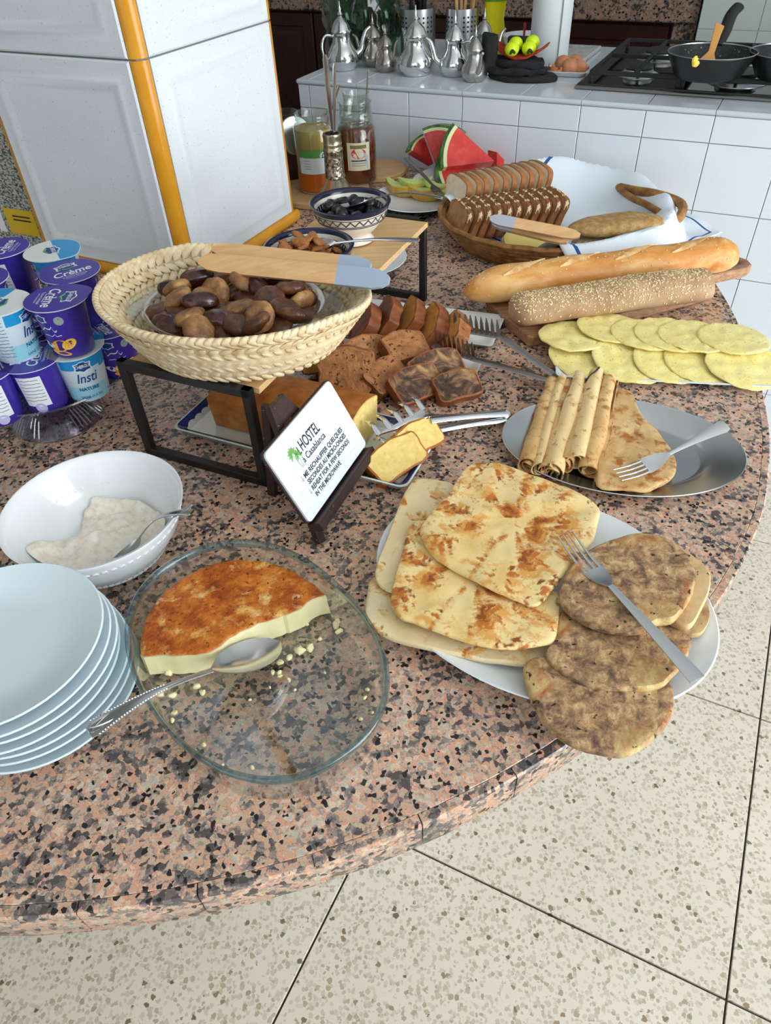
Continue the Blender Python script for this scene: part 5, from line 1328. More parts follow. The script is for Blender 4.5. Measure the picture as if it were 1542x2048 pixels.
        mk('blue_band', join(cone(subrect(-.028, .028, .0545, .0705), A, 0), cone(subrect(.028, .085, .049, .0705, 12), A, 0)), SKY, o, smooth=False)
        mk('aqua_swoosh', cone(grid([[(x, y, 0) for x in [-.03 + .06 * i / 10 for i in range(11)]] for y in (.004, .026)], False), A, 0), AQUA, o, smooth=False)
        mk('side_logo', cone(shield(.0125, 1), A + .12, .0585, .0007), WHT, o, smooth=False); mk('side_logo_centre', cone(shield(.0125, .82), A + .12, .0585, .0009), NAVP, o, smooth=False)
        mk('side_logo_lettering', cone(sc2(txt('CHERGUI', 1, off=.02), .0048, .0066), A + .12, .0595, .0011), WHT, o, smooth=False)
        mk('side_lettering', join(cone(mv(sc2(txt('Insti', 1, shear=.3, off=.01), .017, .021), 0, 0), A + .12, .040, .0007), cone(txt('NATURE', .0072, off=.0002), A + .1, .0225, .0007), cone(txt('SANS SUCRE', .0056), A + .12, .0095, .0007)), NAVP, o, smooth=False)
        B = A - 1.25
        mk('info_text', join(*[cone(squig(-.010, .010, .062 - .005 * i, .0012, i + 9, .0009), B, 0, .0006) for i in range(11)]), TXTG, o, smooth=False)
        B = A + 2.4
        mk('barcode', join(*[cone(subrect(-.010 + .0021 * i, -.010 + .0021 * i + (.0012 if i % 3 else .0006), .030, .050, 1), B, 0, .0006) for i in range(10)]), INKB, o, smooth=False)
    return o
protoP = pot('p', 'violet yogurt pot with a mango picture and Crème lid, foremost on the upper tier')
protoB = pot('b', 'white and blue natural yogurt pot at the front of the lower tier')
Z1_, Z2_ = SZ + .0002, SZ + CH + .0016
def setpot(src, xy, z, rz, label=None, first=False, tx=0, ty=0):
    M = TR((xy.x, xy.y, T + z), rx=tx, ry=ty, rz=rz)
    if first: src.matrix_world = M; return src
    return dup(src, M, None, label)
LZ = CH
setpot(protoP, at(112, 596, Z2_ + LZ + .002), Z2_ + .002, -.1, first=True)
setpot(protoB, at(148, 694, Z1_ + LZ), Z1_, .35, first=True)
def facing(px_, py_): p = at(px_, py_, .1); return math.atan2(p.x, -p.y) if False else math.atan2(-p.y, -p.x)
setpot(protoP, at(140, 543, Z2_ + LZ), Z2_, 2.1, 'violet yogurt pot with Crème lid just behind the foremost one on the upper tier')
setpot(protoB, at(104, 502, Z2_ + LZ), Z2_, -1.1, 'white and blue yogurt pot at the back of the upper tier, nearest the pillar')
setpot(protoB, at(-3, 608, Z2_ + LZ), Z2_, 1.25, 'white and blue yogurt pot with a barcode beside the foremost violet pot')
setpot(protoP, at(2, 497, Z2_ + LZ), Z2_, 3.0, 'violet yogurt pot with upside-down lid lettering at the back left of the upper tier')
setpot(protoP, at(-45, 560, Z2_ + LZ), Z2_, 2.2, 'violet yogurt pot cut off by the left edge on the upper tier')
setpot(protoP, at(60, 716, Z1_ + LZ), Z1_, PI + .05, 'violet yogurt pot turned to its white text panel in the lower tier')
setpot(protoP, at(-36, 742, Z1_ + LZ), Z1_, PI + .45, 'violet yogurt pot with text panel at the left edge of the lower tier')
setpot(protoP, at(214, 652, Z1_ + LZ), Z1_, .55, 'violet yogurt pot half behind the straw basket in the lower tier')
setpot(protoP, at(56, 636, Z1_ + LZ - .002), Z1_, 1.0, 'violet yogurt pot hidden in the middle of the lower tier')
setpot(protoP, at(128, 600, Z1_ + LZ), Z1_, 2.0, 'violet yogurt pot in the lower tier under the back pots')
setpot(protoP, at(-20, 660, Z1_ + LZ), Z1_, 2.0, 'violet yogurt pot in the lower tier at the back left')
setpot(protoP, at(28, 556, Z1_ + LZ), Z1_, 2.6, 'violet yogurt pot showing its lid between the upper pots at the back')
# ================================================================== cereal box behind the pillar
bx = R(1.08, -1.455); 
cbm = nmat('printed grey carton', [(.40, s2l(60, 64, 66)), (.52, s2l(176, 180, 172)), (.65, s2l(206, 206, 196))], 170, rough=.5, detail=2, vscale=(1, 1, 1.6))
cb = thing('carton', (bx.x, bx.y, T), 'printed carton with a yellow label band standing behind the pillar', 'carton')
M = TR((bx.x, bx.y, T), rz=RZ + .05)
mk('box', xf(box(0, 0, 0, .16, .055, .25, .001), M), cbm, cb, smooth=False)
mk('yellow_label', xf(box(.02, -.0283, .03, .085, .001, .055), M), mat('yellow label', s2l(222, 186, 36), .5), cb, smooth=False)
mk('label_lines', xf(join(*[box(.025, -.0291, .06 + .008 * i, .05, .0008, .003) for i in range(2)]), M), INKB, cb, smooth=False)
mk('white_edge', xf(box(-.045, -.0283, .03, .02, .001, .055), M), WHT, cb, smooth=False)
# ================================================================== wicker bread basket with a cloth
BKc = Vector((.388, 1.525, T)); BKr = math.radians(-6); BKa, BKb = .240, .215; BKh = .062
WICK = nmat('brown wicker', [(.3, s2l(112, 72, 34)), (.5, s2l(156, 108, 58)), (.7, s2l(184, 136, 80))], 40, rough=.6, detail=4, bump=(120, .6, .002, 3, 'noise', (1, 1, 3)))
bk = thing('bread_basket', BKc, 'oval wicker bread basket with a loop handle near the tiled counter', 'basket')
def bkp(k, t, z):
    x, y = BKa * k * math.cos(t), BKb * k * math.sin(t)
    return BKc + Vector((x * math.cos(BKr) - y * math.sin(BKr), x * math.sin(BKr) + y * math.cos(BKr), z))
mk('base', lathe([(0, .002), (.80, .002), (.84, .004), (.80, .006), (0, .006)], 64, BKc, BKa, BKb, BKr), WICK, bk)
for i in range(7):
    z = .005 + .0085 * i; k = .83 + .17 * (i / 6) ** .9
    mk('cane_coil', tube([bkp(k, 2 * PI * j / 64, z + .0012 * math.sin(j * 2.0 + i * PI)) for j in range(65)], .0055, 7), WICK, bk)
hp = [at(1232, 372, .055), at(1262, 380, .062), at(1300, 386, .066), at(1338, 396, .066), at(1364, 410, .064), at(1362, 430, .060), at(1346, 447, .05)]
mk('handle', tube(spline(hp, 5), .0095, 9), WICK, bk)
mk('handle', tube(spline([at(1225, 367, .055), at(1262, 395, .058), at(1290, 408, .06), at(1318, 424, .056)], 5), .007, 9), WICK, bk)
# cloth
m, nt, b = _nt('white cotton with blue stripe'); MATS[m.name] = m
uvn = nt.nodes.new('ShaderNodeUVMap'); sx_ = nt.nodes.new('ShaderNodeSeparateXYZ'); nt.links.new(uvn.outputs[0], sx_.inputs[0])
mx = math_(nt, 'MAXIMUM', math_(nt, 'ABSOLUTE', math_(nt, 'SUBTRACT', sx_.outputs[0], .5)), math_(nt, 'ABSOLUTE', math_(nt, 'SUBTRACT', sx_.outputs[1], .5)))
st = math_(nt, 'MULTIPLY', math_(nt, 'GREATER_THAN', mx, .438), math_(nt, 'LESS_THAN', mx, .452))
nt.links.new(mixc(nt, st, s2l(226, 236, 246), s2l(42, 84, 150)), b.inputs['Base Color']); b.inputs['Roughness'].default_value = .8
CLOTH = m
NC = 60; SCL = .275; crot = math.radians(34); v = []; uv = []; f = []
for i in range(NC + 1):
    for j in range(NC + 1):
        uu, vv = -1 + 2 * i / NC, -1 + 2 * j / NC
        x, y = uu * SCL * .80, vv * SCL * .86
        p = Vector((x * math.cos(crot) - y * math.sin(crot) + .088, x * math.sin(crot) + y * math.cos(crot) - .005))
        # radius in basket coordinates
        q = Vector((p.x * math.cos(-BKr) - p.y * math.sin(-BKr), p.x * math.sin(-BKr) + p.y * math.cos(-BKr)))
        rho = math.hypot(q.x / BKa, q.y / BKb)
        if rho < .74: z = .0145
        elif rho < 1.0: z = .0145 + (BKh + .008 - .0145) * math.sin(PI / 2 * (rho - .74) / .26)
        else: z = BKh + .008 - min((rho - 1.0) * .22, .05) - .0
        back_ = max(0, p.y / .25) * max(0, min(1, (rho - .75) * 4)) * .03 * (1 if p.x > -.05 else 0)
        ang_ = math.atan2(q.y, q.x)
        wr = .005 * math.sin(ang_ * 11 + 2 * math.sin(ang_ * 3)) * max(0, min(1, (rho - .6) * 2)) + .003 * noise.noise(Vector((x * 18, y * 18, 2)))
        if rho > 1.0: p = p * (1.0 + (rho - 1.0) * -.35 / rho) 
        v.append(BKc + Vector((p.x, p.y, z + back_ + wr))); uv.append((i / NC, j / NC))
for i in range(NC):
    for j in range(NC):
        a = i * (NC + 1) + j; f.append((a, a + NC + 1, a + NC + 2, a + 1))
co = mk('tea_towel', (v, f), CLOTH, uv=uv); tag(co, 'white cotton cloth with a blue stripe lining the bread basket', 'cloth')
sm = co.modifiers.new('thickness', 'SOLIDIFY'); sm.thickness = .0012; sm.offset = 1
# sliced bread
WCRUMB = nmat('white bread crumb', [(.3, s2l(232, 208, 166)), (.6, s2l(246, 232, 204))], 70, rough=.75, detail=5, bump=(200, .6, .0015, 4))
WCRUST = nmat('brown bread crust', [(.3, s2l(132, 78, 38)), (.6, s2l(176, 114, 62)), (.8, s2l(206, 156, 100))], 30, rough=.55, detail=5, bump=(120, .3, .001))
DCRUMB = nmat('wholemeal crumb', [(.3, s2l(150, 104, 62)), (.6, s2l(186, 140, 92))], 70, rough=.75, detail=5, bump=(200, .7, .0015, 4))
DCRUST = nmat('dark wholemeal crust', [(.3, s2l(112, 66, 34)), (.6, s2l(156, 100, 58)), (.8, s2l(184, 130, 82))], 30, rough=.55, detail=5, bump=(120, .3, .001))
OAT = mat('oat flakes', s2l(226, 204, 160), .6)
def bslice(crumb, crust, oats, w_, h_, t_, label, seed, group):
    o = thing('bread_slice', (0, 0, 0), label, 'bread slice', group)
    o2 = ccw([(p.x, p.y) for p in smooth_loop([Vector(q + (0,)) for q in ((-w_ * .46, 0), (0, -.001), (w_ * .46, 0), (w_ * .48, h_ * .5), (w_ * .5, h_ * .82), (w_ * .36, h_ * .99), (0, h_ * 1.03), (-w_ * .36, h_ * .99), (-w_ * .5, h_ * .82), (-w_ * .48, h_ * .5))], 4)])
    def ring(ins, y): return [(x, y + noise.noise(Vector((x * 40, z * 40, seed))) * .002, z) for x, z in offset(o2, ins)]
    mk('crumb', grid([ring(.002, -t_ / 2), ring(.002, t_ / 2)]), crumb, o, ang=50)
    mk('crust', grid([ring(.0024, -t_ / 2 - .0002), ring(0, -t_ / 2 + .0012), ring(0, t_ / 2 - .0012), ring(.0024, t_ / 2 + .0002)], True, False, False), crust, o, ang=50)
    if oats:
        rnd = random.Random(seed); sh = []
        for k in range(60):
            i = rnd.randrange(len(o2)); x, z = o2[i]
            if z < h_ * .55: continue
            sh.append(xf(ellipsoid(.0032, .0022, .0011, 6, 4), TR((x, rnd.uniform(-t_ / 2, t_ / 2), z), rz=rnd.random() * 3, ry=math.atan2(x, z - h_ * .5))))
        tag(mk('oat_flakes', join(*sh), OAT, o), kind='stuff')
    return o
ordn = ['first', 'second', 'third', 'fourth', 'fifth', 'sixth', 'seventh', 'eighth', 'ninth', 'tenth', 'eleventh', 'twelfth']
def brow(n, pa, pb, za, zb, crumb, crust, oats, w_, h_, t_, what, tilt, turn, group):
    proto = None
    for i in range(n):
        k = i / (n - 1); p = Vector(pa).lerp(pb, k); 
        d = (Vector(pb) - Vector(pa)); rz = math.atan2(d.y, d.x) - PI / 2 + turn
        lb = '%s, %s from the left in its row' % (what, ordn[i])
        tl = tilt + .02 * math.sin(i * 2.3)
        M = TR((p.x, p.y, T + za + (zb - za) * k), rz=rz + .02 * math.sin(i * 1.7)) @ Matrix.Rotation(-tl, 4, 'X')
        if proto is None: proto = bslice(crumb, crust, oats, w_, h_, t_, lb, 3 + n, group); proto.matrix_world = M
        else: dup(proto, M, None, lb)
brow(10, at(908, 436, .02), at(1062, 412, .02), .024, .028, WCRUMB, WCRUST, False, .095, .082, .0135, 'white bread slice standing in the basket', .16, .10, 'white bread slices in the basket')
brow(11, at(905, 474, .02), at(1092, 450, .02), .026, .028, DCRUMB, DCRUST, True, .098, .062, .0140, 'wholemeal bread slice with oat flakes', .38, .06, 'wholemeal slices in the basket')
# round rolls
ROLL = nmat('seeded roll crust', [(.3, s2l(150, 112, 62)), (.5, s2l(180, 142, 88)), (.7, s2l(204, 172, 118))], 90, rough=.65, detail=5, bump=(220, .8, .0025, 4))
ROLL2 = nmat('floury seeded roll', [(.3, s2l(156, 128, 88)), (.5, s2l(192, 168, 128)), (.7, s2l(222, 204, 170))], 120, rough=.7, detail=5, bump=(260, 1.0, .003, 4))
def rollb(c, r_, t_, m, label, seed):
    o = mk('round_roll', xf(lump(ellipsoid(r_, r_ * .40, t_, 28, 14, .6), .004, 30, seed), TR(c, rz=.1)), m); return tag(o, label, 'bread roll', 'round rolls in the bread basket')
rollb(at(1238, 477, .034), .098, .0165, ROLL2, 'flat floury seeded roll at the bottom of the pair by the basket handle', 2)
rollb(at(1235, 449, .066), .099, .0155, ROLL, 'flat tan roll lying on top of the floury one by the basket handle', 5)
hr = thing('half_roll', at(1075, 486, .03), 'cut half of a seeded roll showing its yellow crumb under the wooden tongs', 'bread roll')
M = TR(at(1062, 486, .040), rx=.55, rz=-.5)
mk('crust', xf(lump(ellipsoid(.062, .042, .013, 24, 12, .7), .003, 40, 3), M), ROLL2, hr)
mk('crumb', xf(disc([(q[0], q[1]) for q in ell2(0.004, -.002, .058, .038, 30)], lambda x, y: .0095, .007, 6, bump=.001, bscale=90), M), mat('pale yellow crumb', s2l(226, 200, 120), .7), hr)
tg2 = thing('bread_tongs', at(1070, 455, .08), 'wooden tongs with grey tips resting on the wholemeal slices', 'tongs')
arm(tg2, at(1160, 472, .092), at(980, 437, .112), .020, .006, .28, Vector((.1, -.75, .65)), mat('pale grey tip', s2l(170, 174, 184), .45))
arm(tg2, at(1135, 484, .082), at(985, 447, .090), .018, .006, .28, Vector((.1, -.6, .8)), mat('pale grey tip', s2l(170, 174, 184), .45))
# ================================================================== fruit plates
PLD = mat('dark plate underside', s2l(64, 66, 70), .3)
mc = at(836, 398, .012); mc.z = T
mp = thing('fruit_plate', mc, 'white plate with a dark outside holding melon wedges', 'plate')
mk('inside', lathe([(.105, .0175), (.108, .019), (.106, .0205), (.1, .0185), (.07, .0075), (0, .0065)], 56, mc), PORC, mp)
mk('outside', lathe([(0, .001), (.055, .001), (.056, 0), (.06, 0), (.075, .004), (.105, .0175)], 56, mc), PLD, mp)
MEL = nmat('green melon flesh', [(.3, s2l(186, 206, 104)), (.6, s2l(214, 224, 140))], 30, rough=.25, sss=.3); MRI = nmat('orange melon rind', [(.3, s2l(196, 140, 44)), (.6, s2l(222, 172, 72))], 40, rough=.4)
def wedge(M, r_, a, flesh, rind, label, name, cat, group, inner=.45, n=14, t_=.0035):
    "melon boat: arc of a ring section"
    o = thing(name, M @ Vector((0, 0, 0)), label, cat, group); rings = []; rr = []
    for i in range(n + 1):
        t = -1.2 + 2.4 * i / n; k = max(0, 1 - (t / 1.22) ** 2) ** .6
        c = Vector((r_ * math.sin(t), 0, r_ - r_ * math.cos(t)))
        hw = a * r_ * max(k, .05); dp = r_ * (1 - inner) * max(k, .05)
        up = Vector((-math.sin(t), 0, math.cos(t)))
        rings.append([c + Vector((0, -hw, 0)) + up * dp * .35, c + up * .001, c + Vector((0, hw, 0)) + up * dp * .35, c + up * dp])
        rr.append([c + Vector((0, -hw, 0)) + up * dp * .38, c + Vector((0, -hw * .6, 0)) + up * dp * .10 - up * .001, c - up * .001, c + Vector((0, hw * .6, 0)) + up * dp * .10 - up * .001, c + Vector((0, hw, 0)) + up * dp * .38])
    mk('flesh', xf(grid(rings), M), flesh, o, ang=30); mk('rind', xf(grid(rr, False), M), rind, o, ang=50)
    return o
g = 'melon wedges on the fruit plate'
wedge(TR(at(795, 392, .010), rz=-.75, rx=-.75), .058, .42, MEL, MRI, 'melon wedge with orange rind at the left of the fruit plate', 'melon_wedge', 'melon', g)
wedge(TR(at(850, 402, .010), rz=-.30, rx=-.8), .060, .42, MEL, MRI, 'melon wedge with orange rind at the front of the fruit plate', 'melon_wedge', 'melon', g)
wedge(TR(at(830, 380, .024), rz=-.1, rx=-.5), .045, .4, MEL, MEL, 'peeled green melon wedge lying on top of the others', 'melon_wedge', 'melon', g)
wedge(TR(at(865, 385, .020), rz=-.9, rx=-.4), .042, .4, MEL, MEL, 'peeled green melon wedge under the fork tines', 'melon_wedge', 'melon', g)
wedge(TR(at(895, 398, .012), rz=1.2, rx=-.2), .048, .4, MEL, MEL, 'pale melon wedge at the right of the fruit plate', 'melon_wedge', 'melon', g)
fork(at(890, 392, .050), at(812, 322, .052), 'dark steel fork standing in the melon wedges', w_=.0125, m=mat('dark fork steel', (.24, .23, .22), .25, 1), hw=.008, square=True, up=(.1, -.2, 1))
wc = at(930, 362, .0); wc = R(1.745, wc.dot(D2), T)
o = mk('fruit_plate', lathe(plate_prof(.115, .018), 56, wc), PORC); tag(o, 'white plate of watermelon pieces against the tiled counter', 'plate')
WMF = nmat('watermelon flesh', [(.3, s2l(196, 44, 44)), (.55, s2l(222, 72, 66)), (.75, s2l(232, 112, 100))], 26, rough=.22, sss=.25, bump=(80, .2, .002)); WMP = mat('pale rind', s2l(222, 226, 168), .4); WMR = nmat('green watermelon rind', [(.38, s2l(24, 62, 26)), (.5, s2l(58, 108, 46)), (.62, s2l(112, 148, 74))], 26, rough=.3, dist=1)
def wmelon(M, r_, a, t_, label):
    o = thing('watermelon_slice', M @ Vector((0, 0, 0)), label, 'watermelon', 'watermelon slices on the fruit plate')
    n = 10
    def sector(r0, r1):
        out = []
        if r0 < 1e-4: pts = [(0, 0)] + [(r1 * math.sin(-a + 2 * a * i / n), r1 * math.cos(-a + 2 * a * i / n)) for i in range(n + 1)]
        else: pts = [(r1 * math.sin(-a + 2 * a * i / n), r1 * math.cos(-a + 2 * a * i / n)) for i in range(n + 1)] + [(r0 * math.sin(a - 2 * a * i / n), r0 * math.cos(a - 2 * a * i / n)) for i in range(n + 1)]
        return prism(pts, -t_ / 2, t_ / 2, 0)
    mk('flesh', xf(sector(0, r_ * .88), M), WMF, o, ang=30); mk('pith', xf(sector(r_ * .88, r_ * .945), M), WMP, o, ang=30); mk('rind', xf(sector(r_ * .945, r_), M), WMR, o, ang=30)
# local y = outwards to the rind, z = thickness
def wm_at(x, y, h, rind_dir, nrm_dir): 
    yv = Vector(rind_dir).normalized(); zv = Vector(nrm_dir).normalized(); xv = yv.cross(zv).normalized(); zv = xv.cross(yv); p = at(x, y, h)
    return Matrix(((xv.x, yv.x, zv.x, p.x), (xv.y, yv.y, zv.y, p.y), (xv.z, yv.z, zv.z, p.z), (0, 0, 0, 1)))
wmelon(wm_at(880, 340, .018, (.12, .15, 1), (-.35, -1, .1)), .105, .52, .045, 'tall red watermelon slice standing at the back with rind on top')
wmelon(wm_at(985, 328, .050, (-.92, .1, .30), (.15, -.85, .65)), .135, .42, .035, 'watermelon slice with green rind to the left, lying across the front')
wmelon(wm_at(962, 352, .022, (-.9, -.05, .12), (.1, -.55, .8)), .118, .38, .030, 'lowest watermelon slice under the one with green rind')
wmelon(wm_at(985, 302, .062, (.35, .3, -.9), (.55, -.8, .2)), .085, .42, .030, 'watermelon slice hanging to the right behind the bread slices')
wmelon(wm_at(862, 330, .02, (-.5, .1, .6), (.6, -.7, .2)), .075, .4, .025, 'small watermelon slice at the left behind the dark fork')
# ================================================================== jam jars, carafe, boards
LBW = wood('pale round board', [(.3, s2l(196, 150, 100)), (.7, s2l(218, 176, 126))], 9, (1, 8, 8), .5, .05)
for (x, y, r_, lb) in ((-.115, 1.86, .115, 'round pale wooden board under the jam jars beside the pillar'), (-.012, 1.955, .0, '')):
    if r_ <= 0: continue
    o = mk('round_board', lathe([(0, .0003), (r_ - .003, .0003), (r_, .003), (r_, .013), (r_ - .003, .016), (0, .016)], 56, (x, y, T)), LBW); tag(o, lb, 'board')
o = mk('round_board', lathe([(0, .0003), (.077, .0003), (.08, .003), (.08, .011), (.077, .014), (0, .014)], 48, (.022, 2.0, T)), LBW); tag(o, 'smaller round wooden board behind the honey jar', 'board')
JG = glass('jar glass', (.93, .96, .94), .8)
def jar(c, r_, h, neck, fillm, fill, label, lid=False, lab=None):
    c = Vector(c); o = thing('jam_jar', c, label, 'jar')
    nz = h - neck
    mk('glass', lathe([(0, .0), (r_ - .004, 0), (r_, .004), (r_, nz - .012), (r_ - .004, nz - .003), (r_ * .84, nz), (r_ * .84, nz + .004), (r_ * .87, nz + .006), (r_ * .84, nz + .009), (r_ * .87, nz + .013), (r_ * .84, nz + .016), (r_ * .84, h - .003), (r_ * .87, h - .001), (r_ * .84, h), (r_ * .80, h - .002), (r_ * .80, nz)], 40, c), JG, o, ang=50)
    mk('contents', lathe([(0, .003), (r_ - .005, .003), (r_ - .0015, .007), (r_ - .0015, min(fill, nz - .012)), (r_ - .006, min(fill, nz - .004)), (r_ * .5, min(fill, nz - .004) + .001), (0, min(fill, nz - .004))], 40, c), fillm, o, ang=50)
    if lab:
        lm, z0, z1, a0, a1 = lab
        n = 14
        mk('label', grid([[(c.x + (r_ + .0006) * math.cos(a0 + (a1 - a0) * i / n), c.y + (r_ + .0006) * math.sin(a0 + (a1 - a0) * i / n), c.z + z) for i in range(n + 1)] for z in (z0, z1)], False), lm, o)
    return o
def curve_label(o, c, r_, a0, parts):
    "small printed shapes bent round a jar: (shape, centre angle, z, material, name)"
    for sh, a, z, m_, nm, out in parts:
        v = [Vector((c[0] + (r_ + out) * math.cos(a + p[0] / r_), c[1] + (r_ + out) * math.sin(a + p[0] / r_), c[2] + z + p[1])) for p in sh[0]]
        mk(nm, (v, sh[1]), m_, o, smooth=False)
HON = mat('dark honey', s2l(96, 40, 12), .12, coat=.3, spec=.6); APR = mat('apricot jam', s2l(196, 96, 20), .2, spec=.6); PALJ = mat('pale jelly', s2l(190, 164, 96), .2); CHOC = mat('chocolate spread', s2l(52, 26, 18), .3)
A_ = -PI / 2 + .05
hc = (-.024, 1.905, T + .0162)
hj = jar(hc, .046, .178, .045, HON, .125, 'tall jar of dark honey with a paper label and metal-free threaded neck', lab=(mat('cream label', s2l(214, 206, 178), .5), .035, .098, A_ - .62, A_ + .62))
curve_label(hj, hc, .046, A_, [(flat(ell2(0, 0, .018, .012, 20)), A_, .074, mat('red print', s2l(196, 50, 44), .5), 'red_arch', .001), (flat([(-.022, -.02), (.022, -.02), (.022, .010), (.014, .018), (0, .021), (-.014, .018), (-.022, .010)]), A_, .058, mat('lilac print', s2l(172, 184, 206), .5), 'blue_panel', .0014),
    (subrect(-.018, .018, -.0015, .0015, 6), A_, .058, INKB, 'print_line', .0018), (subrect(-.02, .02, -.004, .004, 6), A_, .089, mat('olive print', s2l(120, 116, 60), .5), 'gold_band', .001)] + [(subrect(-.017, .017, -.0006, .0006, 6), A_, .047 + .005 * i, mat('grey print', s2l(120, 130, 160), .5), 'print_line', .0018) for i in range(3)])
gc_ = (-.126, 1.852, T + .0162)
gj = jar(gc_, .047, .172, .02, PALJ, .14, 'tall jam jar with a green and white label, half full of apricot jam', lab=(WHT, .048, .088, A_ - .9, A_ + .9))
mk('jam', lathe([(0, .004), (.044, .004), (.0474, .008), (.0474, .047), (0, .047)], 40, gc_), APR, gj)
curve_label(gj, gc_, .047, A_, [(subrect(-.042, .042, -.008, .008, 14), A_, .092, GRNP, 'green_band', .0012), (flat(ell2(0, 0, .011, .009, 20)), A_ + .45, .088, WHT, 'name_patch', .002), (sc2(txt('Da', 1, shear=.3, off=.02), .012, .014), A_ + .45, .088, INKB, 'name_lettering', .0026), (flat(ell2(0, 0, .006, .012, 14)), A_ + .55, .056, GRNP, 'leaf_print', .002)] + [(squig(-.012, .004, 0, .001, i), A_ - .35, .078 - .006 * i, TXTG, 'small_print', .0016) for i in range(4)])
jar((-.022, 2.03, T + .0145), .040, .172, .04, mat('light jelly', s2l(150, 120, 80), .2), .06, 'nearly empty jar behind the honey jar with a spoon handle standing in it')
dj = jar((-.205, 1.97, T + .0), .044, .165, .04, CHOC, .11, 'jar of chocolate spread half hidden by the pillar', lab=(mat('brown label', s2l(90, 60, 44), .5), .04, .09, A_ - .9, A_ + .9))
o = tag(mk('jar_lid', xf(lathe([(0, 0), (.040, 0), (.043, .002), (.043, .009), (.041, .011), (0, .011)], 40), TR(Vector((-.176, 1.905, T + .125)), rx=1.25, rz=.5)), SATIN), 'round metal lid leaning open against the chocolate spread jar', 'lid')
cc0 = Vector((-.078, 1.745, T))
# knives and spoons standing in the jars
def stick(p, q, w_, label, name, cat, m=STEEL, t_=.0014):
    p, q = Vector(p), Vector(q); M = basis(p, q - p, (0, -1, .2)); L_ = (q - p).length
    o = mk(name, xf(strip([(0, 0, w_ * .8, 0), (L_ * .45, 0, w_ * .55, 0), (L_ * .7, 0, w_ * .8, 0), (L_ * .97, 0, w_, 0), (L_, 0, w_ * .5, 0)], t_, 5), M), m); return tag(o, label, cat)
stick(cc0 + Vector((.003, .004, .03)), cc0 + Vector((-.001, .004, .318)), .006, 'long silver knife standing in the carafe neck', 'table_knife', 'knife')
stick(cc0 + Vector((-.006, -.004, .03)), cc0 + Vector((.018, .004, .302)), .004, 'thin silver spoon handle standing in the carafe neck', 'teaspoon', 'spoon')
stick(Vector((-.130, 1.852, T + .08)), at(678, 170, .25), .0035, 'slanting silver handle leaning out of the apricot jam jar', 'teaspoon', 'spoon')
stick(Vector((-.012, 2.02, T + .05)), Vector((.012, 2.02, T + .235)), .002, 'thin dark handle standing in the jar behind the honey', 'teaspoon', 'spoon')
cc = Vector((-.078, 1.745, T))
ca_ = thing('carafe', cc, 'clear glass carafe with an engraved silver neck', 'carafe')
mk('glass', lathe([(0, .001), (.050, .001), (.055, .006), (.052, .022), (.036, .050), (.020, .074), (.0175, .08), (.016, .08), (.034, .05), (.049, .022), (.051, .008), (.046, .005), (0, .005)], 40, cc), JG, ca_, ang=50)
CAR = nmat('engraved brass silver', [(.35, s2l(70, 62, 50)), (.5, s2l(160, 150, 128)), (.65, s2l(206, 198, 180))], 130, rough=.3, detail=3, metal=.9, bump=(200, .8, .003, 2))
BRS = mat('pale brass', (.52, .46, .32), .28, 1)
mk('engraved_collar', lathe([(.021, .074), (.024, .077), (.0225, .08), (.0215, .13), (.023, .133), (.0225, .136), (0, .136)], 36, cc), CAR, ca_)
mk('brass_neck', lathe([(.0225, .136), (.021, .138), (.0205, .145), (.0215, .147), (.0205, .15), (.0205, .160), (.0215, .163), (.0205, .168), (.016, .168), (.016, .15), (0, .15)], 36, cc), BRS, ca_)
# ================================================================== on the kitchen counter: teapots
def teapot(p, s, m, rz, label, spout=True, h=1.0, wide=1.0, handle=True):
    o = thing('teapot', (0, 0, 0), label, 'teapot', 'silver teapots on the kitchen counter'); w_ = wide
    prof = [(0, .001), (.030, .001), (.032, 0), (.034, .004), (.042, .012), (.046, .024), (.043, .040), (.034, .055), (.027, .066), (.0245, .078), (.025, .086), (.0265, .088), (.0265, .090), (0, .090)]
    mk('body', lathe([(r_ * w_, z * h) for r_, z in prof], 36), m, o, ang=50)
    lid = [(0, .090), (.028, .090), (.0285, .093), (.026, .097), (.022, .108), (.014, .119), (.007, .124), (.0055, .127), (.008, .131), (.0055, .135), (.0035, .139), (.0045, .145), (.002, .150), (.0016, .160), (0, .162)]
    mk('lid', lathe([(r_ * w_, z * h) for r_, z in lid], 32), m, o, ang=50)
    if spout: mk('spout', tube(spline([(.036 * w_, 0, .03 * h), (.056 * w_, 0, .042 * h), (.064 * w_, 0, .065 * h), (.072 * w_, 0, .085 * h), (.086 * w_, 0, .095 * h)], 5), [.0105 - .0065 * i / 20 for i in range(21)], 10), m, o)
    if handle: mk('handle', tube(spline([(-.024 * w_, 0, .082 * h), (-.045 * w_, 0, .085 * h), (-.058 * w_, 0, .068 * h), (-.058 * w_, 0, .045 * h), (-.050 * w_, 0, .030 * h), (-.042 * w_, 0, .028 * h)], 5), .0034, 8), m, o)
    o.matrix_world = TR(p, rz=rz, s=s)
    return o
TARN = mat('tarnished silver', (.42, .39, .34), .24, 1); MIR = mat('mirror silver', (.74, .75, .77), .1, 1); BRU = mat('brushed pewter', (.50, .49, .47), .3, 1)
def kp(x, y): return kt(x, y, .0005)
teapot(kp(687, 138), .97, MIR, .3, 'tall mirror polished teapot at the left end of the kitchen counter')
teapot(kp(748, 131), .75, TARN, 2.6, 'tarnished teapot with a spout to the left, second from the left', h=1.0)
teapot(kp(772, 142), .66, TARN, .9, 'small dark tarnished teapot behind the second one', h=1.0)
teapot(kp(832, 148), .95, MIR, 1.9, 'largest polished teapot with a banded body in the middle', wide=1.12, handle=False)
